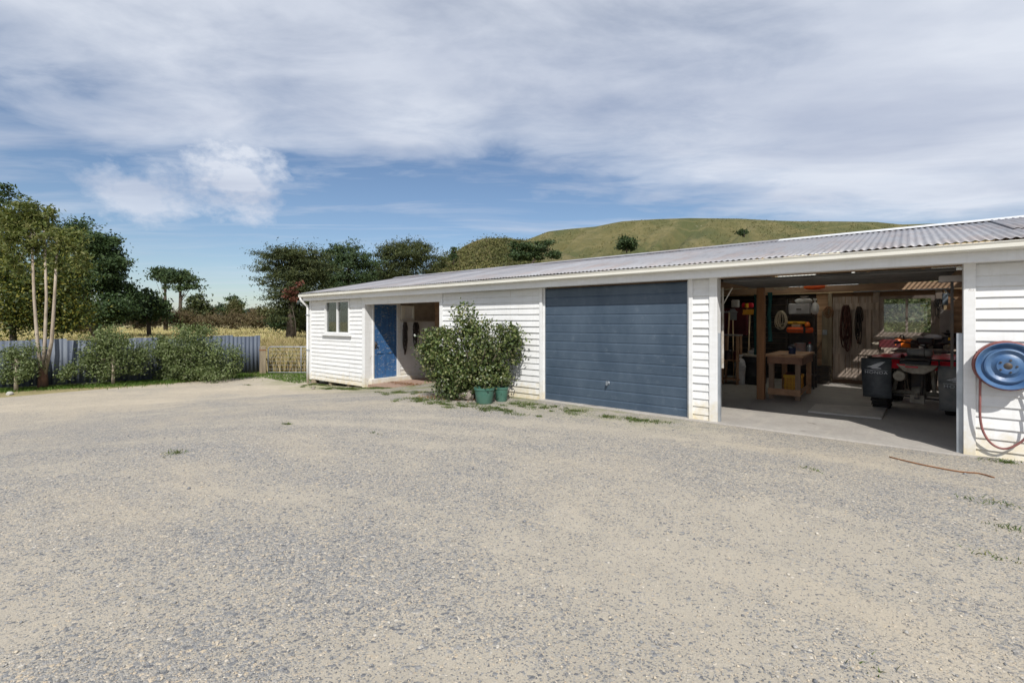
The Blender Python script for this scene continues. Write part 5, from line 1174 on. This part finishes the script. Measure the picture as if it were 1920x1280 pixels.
# ------------------------------------------------------------------ vegetation: near
# the shrub at the wall
sb = gp_(880, 752) + Vector((-.10, .30, 0)); zS = (sb - EYE).dot(AX)
L = [(822, 668, 44, 50), (808, 640, 26, 26), (850, 690, 50, 48), (895, 660, 46, 52), (925, 670, 34, 44), (955, 650, 28, 40), (870, 715, 60, 26), (845, 735, 40, 14), (900, 715, 34, 22), (935, 700, 22, 28),
     (880, 622, 24, 30), (868, 594, 16, 22), (905, 612, 15, 20), (965, 632, 16, 20), (940, 622, 14, 16), (840, 628, 22, 22)]
bl = pxblobs(zS, L, sb, .8)
# sprigs on top: twigs with leaves
tw = MB(); P = []
for px, py in ((858, 578), (868, 568), (878, 572), (890, 585), (900, 600), (848, 590), (915, 606), (962, 618), (970, 625), (935, 612), (975, 650), (978, 670), (805, 622), (795, 640), (788, 660), (830, 615), (885, 566), (845, 575), (925, 600), (950, 612), (982, 640)):
    e = at(px, py, zS + rnd.uniform(-.3, .3)) - sb; s = Vector((rnd.uniform(-.2, .2), 0, .5)).lerp(e, .35); pts = [s, s.lerp(e, .5) + Vector((0, 0, .05)), e]; tw.tube(pts, [.008, .005, .002], 5)
    for k in range(34):
        t = rnd.uniform(.45, 1.02); P.append(s.lerp(e, t) + Vector((rnd.gauss(0, .035), rnd.gauss(0, .035), rnd.gauss(0, .03))))
for k in range(9):
    a = k * .7; tw.tube([(0.05 * math.cos(a), .05 * math.sin(a), -.02), (.2 * math.cos(a), .2 * math.sin(a), .45), (.6 * math.cos(a), .4 * math.sin(a), 1.0)], [.022, .014, .006], 6)
shrub = grow('shrub', 'bushy glossy leaved shrub growing against the white wall', 'shrub', sb, bl, 22000, .064, L_cam, None, None, .075, 14, .9, .45, asp=.55, part='foliage', bias=.35, extra=np.array(P))
tw.build('branches', bark_dark, shrub, smooth=True)
# foliage growing in the pots merges with the shrub: small seedlings
for (o_, c_, r_, h_, lab) in ((p1_, c1_, r1_, h1_, 'low leafy plant growing in the larger green pot'), (p2_, c2_, r2_, h2_, 'low leafy plant growing in the smaller green pot')):
    b = Vector((c_.x, c_.y, c_.z + h_ * .9)); rr_ = r_ * 1.1
    grow('potted_plant', lab, 'plant', b, [(0, .05, .13, rr_, rr_, .16), (-.05, .1, .25, rr_ * .8, rr_ * .8, .14)], 700, .055, L_cam, [([(0, 0, -.05), (.01, 0, .1), (0, .02, .22)], .012, .005)], bark_dark, .06, 12, .9, .5, part='foliage', limbs=5, group='plants in the green pots')
# fence shrubs
def infront(px, off):
    z = 12.0
    while z < 22:
        p = at(px, HY, z)
        if p.x < fence_x(p.y) + off: break
        z += .02
    return Vector((p.x, p.y, g(p.x, p.y)))
def fshrub(px, py, L, n_, lab, mat=L_fence, stem=True, ls=.062, off=.62):
    n = int(n_ * 1.7); b = infront(px, off) ; z = (b - EYE).dot(AX); bl = pxblobs(z, L, b, .7)
    tr = [([(0, 0, -.05), (.03, 0, .4), (.0, .02, .9)], .05, .03)] if stem else None
    return grow('fence_shrub', lab, 'shrub', b, bl, n, ls, mat, tr, bark_pale, .10, 16, .85, .4, part='foliage', limbs=14, group='shrubs along the iron fence')
fshrub(212, 716, [(190, 650, 36, 28), (222, 668, 32, 32), (175, 678, 34, 22), (205, 632, 30, 18), (195, 700, 30, 14), (235, 640, 22, 20), (160, 660, 20, 18), (212, 615, 8, 10), (180, 620, 8, 10)], 5200, 'open silvery shrub with a pale stem by the fence')
fshrub(345, 710, [(330, 660, 46, 42), (370, 650, 46, 38), (300, 665, 30, 32), (405, 670, 38, 32), (350, 690, 60, 20), (425, 690, 30, 18), (345, 620, 26, 16), (380, 622, 26, 14), (300, 640, 18, 18), (440, 668, 22, 24), (280, 660, 16, 26), (395, 700, 60, 12), (310, 702, 44, 12)], 14000, 'broad dense green shrub nearest the gate end of the fence')
fshrub(30, 722, [(20, 668, 26, 26), (52, 680, 26, 22), (15, 700, 24, 20), (45, 702, 20, 14), (60, 655, 12, 14)], 2600, 'sparse grey green shrub at the far left of the fence')
fshrub(262, 708, [(262, 672, 20, 26), (270, 650, 14, 16), (255, 690, 16, 14)], 1300, 'narrow shrub between the silvery and the broad shrub', stem=False)
fshrub(125, 718, [(125, 700, 16, 8), (132, 690, 14, 8), (118, 706, 12, 6)], 500, 'low twiggy shrub right of the three stemmed tree', stem=False)
# three-stemmed tree
tb_ = infront(82, .35); zt3 = (tb_ - EYE).dot(AX)
def lc(px, py, dz=0): return at(px, py, zt3 + dz) - tb_
stems = [([lc(80, 735), lc(81, 710), lc(80, 690)], .13, .09), ([lc(78, 700), lc(70, 640), lc(64, 560), lc(59, 425)], .052, .025), ([lc(81, 695), lc(84, 640), lc(87, 560, .1), lc(83, 420, .1)], .048, .025), ([lc(84, 700), lc(97, 640, -.1), lc(102, 560, -.1), lc(109, 435, -.1)], .052, .025)]
grow('slender_tree', 'tree with three pale slender stems rising from one brown base at the fence', 'tree', tb_,
     pxblobs(zt3, [(45, 420, 36, 30), (80, 412, 34, 30), (20, 450, 30, 40), (105, 440, 34, 30), (135, 460, 34, 28), (60, 460, 40, 26), (100, 490, 26, 16), (150, 490, 20, 18), (55, 392, 22, 16), (10, 400, 24, 22), (30, 500, 22, 16)], tb_, .8),
     11000, .115, L_gum, stems, [bark_brown, bark_pale], .12, 44, .7, .4, asp=.3, droop=.25, bias=.25, limbs=4)
# paint the base of the trunk brown: its own bark piece
# ------------------------------------------------------------------ vegetation: background trees
def btree(name, lab, z, basepx, L, n, ls, mat, tmat=bark_dark, r0=.3, grp='trees beyond the fence', clump=.5, per=40, flat=.5, shell=.55, dep=.8, tp=None, asp=.5, limbs=14, gy=None, bias=.45, up=0., spoke=0.):
    b = at(basepx, HY, z); b.z = g(b.x, b.y) if gy is None else gy
    tops = sorted(L, key=lambda q: q[1])[:1][0]; tt = at(*(tp or (tops[0], tops[1])), z) - b
    path = [(0, 0, -.2), tuple(tt * .35 + Vector((.1, 0, 0))), tuple(tt * .7), tuple(tt)]
    return grow(name, lab, 'tree', b, pxblobs(z, L, b, dep), n, ls, mat, [(path, r0, r0 * .2)], tmat, clump, per, flat, shell, grp, asp, limbs=limbs, bias=bias, up=up, spoke=spoke)
btree('yellow_leafed_tree', 'yellow green broadleaf tree close behind the far left of the fence', 20, 30,
      [(20, 520, 60, 40), (70, 560, 60, 44), (120, 560, 44, 50), (25, 590, 50, 40), (100, 600, 56, 26), (150, 590, 26, 30), (10, 470, 34, 30), (130, 510, 36, 30)], 24000, .13, L_yel, r0=.14, clump=.28, per=24, flat=.75, shell=.4)
btree('tall_pine', 'tall pine whose branches enter at the extreme left above the other trees', 30, -40, [(5, 358, 28, 9), (20, 375, 26, 8), (-30, 370, 50, 40), (0, 398, 26, 12), (-20, 430, 50, 40)], 3800, .26, L_dk, r0=.3, clump=.26, per=30, flat=.4, tp=(-30, 330))
btree('dark_conifer', 'big dark green conifer rounded like a dome left of the open sky', 46, 190,
      [(150, 430, 38, 24), (175, 460, 44, 34), (205, 490, 36, 34), (130, 470, 50, 50), (225, 520, 28, 32), (195, 530, 50, 40), (240, 555, 24, 30), (150, 540, 60, 60), (215, 565, 46, 30), (110, 500, 40, 60), (100, 425, 24, 14), (190, 590, 70, 20)], 44000, .28, L_pine, r0=.5, clump=.48, per=130, flat=.6, shell=.55)
btree('round_tree', 'lower dark tree tucked right of the big dome shaped conifer', 52, 280, [(262, 580, 22, 26), (285, 572, 18, 24), (300, 585, 16, 18), (275, 555, 9, 12)], 5200, .36, L_dk, r0=.25, clump=.45, per=36)
btree('flat_topped_pine', 'left one of two distant flat topped pines standing against blue sky', 95, 311, [(303, 510, 20, 8), (318, 507, 12, 5), (297, 520, 14, 5), (314, 522, 16, 5), (308, 538, 9, 3)], 2200, .5, L_dk, r0=.42, clump=.75, per=26, flat=.4, tp=(309, 512), grp='flat topped pines', limbs=16)
btree('flat_topped_pine', 'right broader one of two distant flat topped pines against blue sky', 92, 338, [(335, 514, 24, 8), (355, 522, 16, 7), (330, 528, 18, 6), (362, 535, 13, 5), (345, 540, 14, 4), (326, 520, 12, 6)], 3000, .5, L_dk, r0=.45, clump=.75, per=26, flat=.4, tp=(338, 514), grp='flat topped pines', limbs=18)
btree('round_tree', 'rounded dull green tree below the two flat topped pines', 75, 372, [(368, 570, 18, 18), (385, 585, 16, 18), (358, 590, 12, 20)], 3200, .42, L_mac, r0=.25, clump=.5, per=30)
btree('small_pine', 'small far pine between the flat topped pair and the cypress cluster', 115, 434, [(425, 556, 9, 4), (436, 560, 12, 8), (445, 572, 10, 10), (418, 580, 10, 12), (440, 585, 16, 12)], 2600, .55, L_dk, r0=.35, clump=.7, per=26, flat=.5, tp=(432, 556))
# distant shelter belt
P = []
for _ in range(9000):
    px = rnd.uniform(330, 600); p = at(px, HY, 320 + rnd.uniform(-10, 10)); top = (603 - (583 - 5 * math.sin(px * .11) - 7 * max(0, 1 - abs(px - 395) / 45))) / FP * 320 + 1.5
    P.append((p.x, p.y, rnd.uniform(-1, top) ))
o = leaves('far_shelter_belt', np.array(P), 2.2, L_far, None, .45, None, .5, 0, .6); tagit(o, 'dark blue green line of far trees along the field edge', 'trees', kind='stuff')
# scrub row across the field
SR = [(175, 598, 40, 20, 58), (215, 592, 30, 18, 60), (265, 596, 34, 24, 56), (300, 590, 28, 18, 57), (335, 592, 32, 22, 55), (400, 598, 34, 16, 62), (440, 598, 30, 18, 60), (480, 600, 26, 16, 64), (150, 605, 30, 16, 60), (365, 604, 26, 12, 58), (250, 585, 12, 10, 60)]
labs = ['widest brown scrub bush, leftmost below the dark conifer', 'low russet scrub right under the dome shaped conifer', 'thick tan scrub bush below the lower dark tree', 'tan scrub bush left of the flat topped pines', 'pale brown scrub bush directly under the two flat topped pines', 'brown twiggy scrub under the small far pine on its left', 'russet twiggy scrub right under the small far pine', 'brown scrub bush at the left foot of the cypress cluster', 'dim brown scrub at the far left behind the slender tree', 'small scrub bush in front of the dull green round tree', 'tiny upright scrub bush poking over the tan scrub']
for (px, py, rx_, ry_, z), lb_ in zip(SR, labs):
    b = at(px, HY, z); b.z = g(b.x, b.y)
    L = [(px, py, rx_ * .8, ry_ * .8), (px - rx_ * .5, py + 4, rx_ * .5, ry_ * .6), (px + rx_ * .5, py + 3, rx_ * .5, ry_ * .65), (px, py + 8, rx_ * .9, ry_ * .5)]
    grow('scrub_bush', lb_, 'bush', b, pxblobs(z, L, b, .8), 2600, .34, L_scrub, None, None, .35, 18, .9, .5, 'brown scrub bushes across the field', .22, 'foliage', .2, up=.5)
GB = [(440, 578, 10, 16, 70, L_olive, 'olive bush behind the brown scrub row'), (500, 590, 22, 14, 66, L_olive, 'yellow green bush left of the cypress trunk'), (530, 604, 26, 14, 55, L_dk, 'dark low bush at the foot of the cypress cluster'), (570, 606, 22, 13, 50, L_olive, 'light olive bush just left of the shed downpipe'), (480, 588, 14, 10, 72, L_scrub, 'small reddish bush below the far shelter belt')]
for px, py, rx_, ry_, z, mt, lb_ in GB:
    b = at(px, HY, z); b.z = g(b.x, b.y)
    grow('field_bush', lb_, 'bush', b, pxblobs(z, [(px, py, rx_, ry_), (px - rx_ * .4, py + 3, rx_ * .6, ry_ * .7), (px + rx_ * .5, py + 2, rx_ * .6, ry_ * .7)], b, .9), 2400, .32, mt, None, None, .35, 20, .8, .5, 'low green bushes at the field edge', .4, 'foliage', .4)
# cypress cluster behind the shed
btree('macrocarpa', 'spreading dark macrocarpa cypress nearest the gap above the gate', 44, 545,
      [(515, 478, 32, 12), (545, 490, 42, 20), (500, 498, 22, 9), (570, 480, 24, 12), (530, 515, 34, 14), (565, 510, 36, 22), (505, 530, 20, 8), (550, 540, 34, 22), (590, 500, 26, 20), (525, 560, 28, 16), (560, 575, 36, 24), (590, 545, 26, 30), (540, 595, 34, 16)],
      44000, .22, L_mac, r0=.5, clump=.28, per=60, flat=.38, shell=.6, grp='cypresses behind the shed', tp=(550, 480), asp=.32, spoke=2.2)
btree('macrocarpa', 'middle dark cypress with rounded crown rising over the shed roof', 52, 650,
      [(645, 475, 34, 16), (665, 490, 36, 22), (620, 495, 30, 20), (690, 510, 28, 22), (640, 520, 50, 26), (605, 520, 24, 30), (690, 540, 30, 20), (640, 560, 50, 30), (655, 466, 18, 8)],
      34000, .25, L_dk, r0=.5, clump=.34, per=60, flat=.5, grp='cypresses behind the shed', tp=(655, 475), asp=.4, spoke=1.3)
btree('macrocarpa', 'lighter olive pine with open crown right of the cypress pair', 56, 765,
      [(760, 475, 48, 20), (730, 480, 26, 16), (795, 482, 34, 16), (745, 500, 34, 18), (800, 500, 30, 14), (775, 462, 34, 10), (735, 465, 22, 8), (820, 492, 16, 10), (715, 520, 24, 16), (765, 520, 50, 16), (725, 505, 18, 12)],
      30000, .24, L_mac, r0=.5, clump=.34, per=60, flat=.5, grp='cypresses behind the shed', tp=(765, 475), shell=.45, asp=.35, spoke=1.5, up=.3)
b = at(548, HY, 41.0); b.z = g(b.x, b.y)
grow('dying_branch', 'rust red dead foliage hanging in front of the nearest cypress', 'branch', b, pxblobs(41, [(546, 548, 10, 3), (556, 540, 9, 3), (541, 556, 8, 3), (562, 532, 5, 3), (550, 562, 5, 3)], b, 1.5), 520, .24, L_rust, [([(.2, .3, 0), (.1, .2, 2), (0, 0, 3.1)], .04, .02)], bark_dark, .16, 16, .6, .4, part='dead_foliage', limbs=6)
btree('green_tree', 'loose green tree between the middle cypress and the scrubby foothill', 60, 700, [(700, 520, 26, 20), (725, 530, 30, 20), (690, 540, 30, 20)], 5000, .34, L_olive, r0=.25, clump=.4, per=30, grp=None)
# hillside vegetation
def tussock(V, n, z0, z1):
    ny, nx = V.shape[:2]; a = rng.uniform(0, 59, n); b = rng.uniform(30, nx - 60, n); i = a.astype(int); j = b.astype(int); fa = (a - i)[:, None]; fb = (b - j)[:, None]
    return (V[i, j] * (1 - fa) + V[i + 1, j] * fa) * (1 - fb) + (V[i, j + 1] * (1 - fa) + V[i + 1, j + 1] * fa) * fb
P = tussock(HV, 46000, 0, 1); kk = np.array([mnoise.noise(Vector((p[0] * .05, p[1] * .05, 2.2))) + .5 * mnoise.noise(Vector((p[0] * .2, p[1] * .2, 4.))) for p in P]); P = P[kk > -.05]; P[:, 2] += .12
o = leaves('hill_tussock', P, .75, leafmat('tussock_grass', [(.05, .06, .018), (.10, .105, .032), (.16, .14, .055), (.21, .18, .085)], .9, .1, .1, .03, .6), None, .5, np.tile([0, 0, 1.], (len(P), 1)), .3); tagit(o, 'rough tussock grass over the hillside', 'grass', kind='stuff')

def on_sil(px, sil, z0, zr, base=-1.5, t=.6):
    H = H0 + (HY - interp(px, sil)) / FP * zr; return base + (H - base) * t ** .78
P = []
for _ in range(560):
    px = rnd.uniform(800, 1010); t = rnd.uniform(.45, .98) ; z = 75 + 50 * t; h = on_sil(px, SIL2, 75, 125, t=t) - 2.0 * t * (1 - t) * 4 * .5
    if rnd.random() < .35 * max(0, (px - 930) / 60): continue
    c = at(px, HY, z); r = rnd.uniform(.5, 1.3)
    for k in range(26): P.append((c.x + rnd.gauss(0, r), c.y + rnd.gauss(0, r), h + abs(rnd.gauss(0, r * .55))))
o = leaves('foothill_scrub', np.array(P), .55, leafmat('hillside_scrub', [(.06, .07, .02), (.13, .135, .04), (.21, .19, .07), (.16, .125, .07)], .8, .15, .3, .2, .8), None, .4, None, .3, 0, .3); tagit(o, 'mixed olive and brown scrub covering the foothill', 'scrub', kind='stuff')
def hilltree(name, lab, z, px, L, n, ls, mat, gy, **k): return btree(name, lab, z, px, L, n, ls, mat, gy=gy, r0=.3, grp='trees on the hillside', **k)
hilltree('hill_macrocarpa', 'windswept dark tree with flat wide crown on the hillside above the roof', 88, 985, [(970, 462, 18, 9), (990, 460, 20, 8), (1010, 466, 22, 6), (1022, 456, 16, 4), (975, 478, 20, 10), (1000, 480, 26, 8), (1040, 478, 18, 7)], 7000, .40, L_dk, 10.5, clump=.45, per=34, flat=.4)
hilltree('hill_tree', 'single round dark tree standing alone on the grassy hill face', 175, 1175, [(1172, 451, 12, 9), (1180, 456, 11, 9), (1168, 461, 12, 8), (1182, 463, 10, 6)], 2600, .85, L_dk, 27, clump=1.0, per=26)
hilltree('hill_tree', 'tiny dark tree far right on the grassy hill face', 190, 1395, [(1396, 434, 6, 5), (1388, 437, 5, 4)], 500, .8, L_dk, 35.5, clump=.6, per=20)
hilltree('small_hill_pine', 'small dark pine at the left foot of the scrubby foothill', 112, 851, [(850, 482, 5, 7), (850, 474, 3, 5), (851, 467, 1.5, 4)], 600, .6, L_dk, 15.0, clump=.4, per=15)
# hedge behind the rear window
b = Vector((.2, 9.3, g(.2, 9.3))); grow('hedge', 'green hedge seen through the rear window', 'hedge', b, [(-2, 0, 1.1, 1.4, .8, 1.3), (0, 0, 1.2, 1.4, .8, 2.0), (2, 0, 1.1, 1.4, .8, 1.9), (-4, .2, 1.1, 1.4, .8, 1.9), (-1, .2, 1.6, 1.4, .8, 1.6)], 14000, .12, L_fence, None, None, .2, 30, .9, .5, part='foliage')
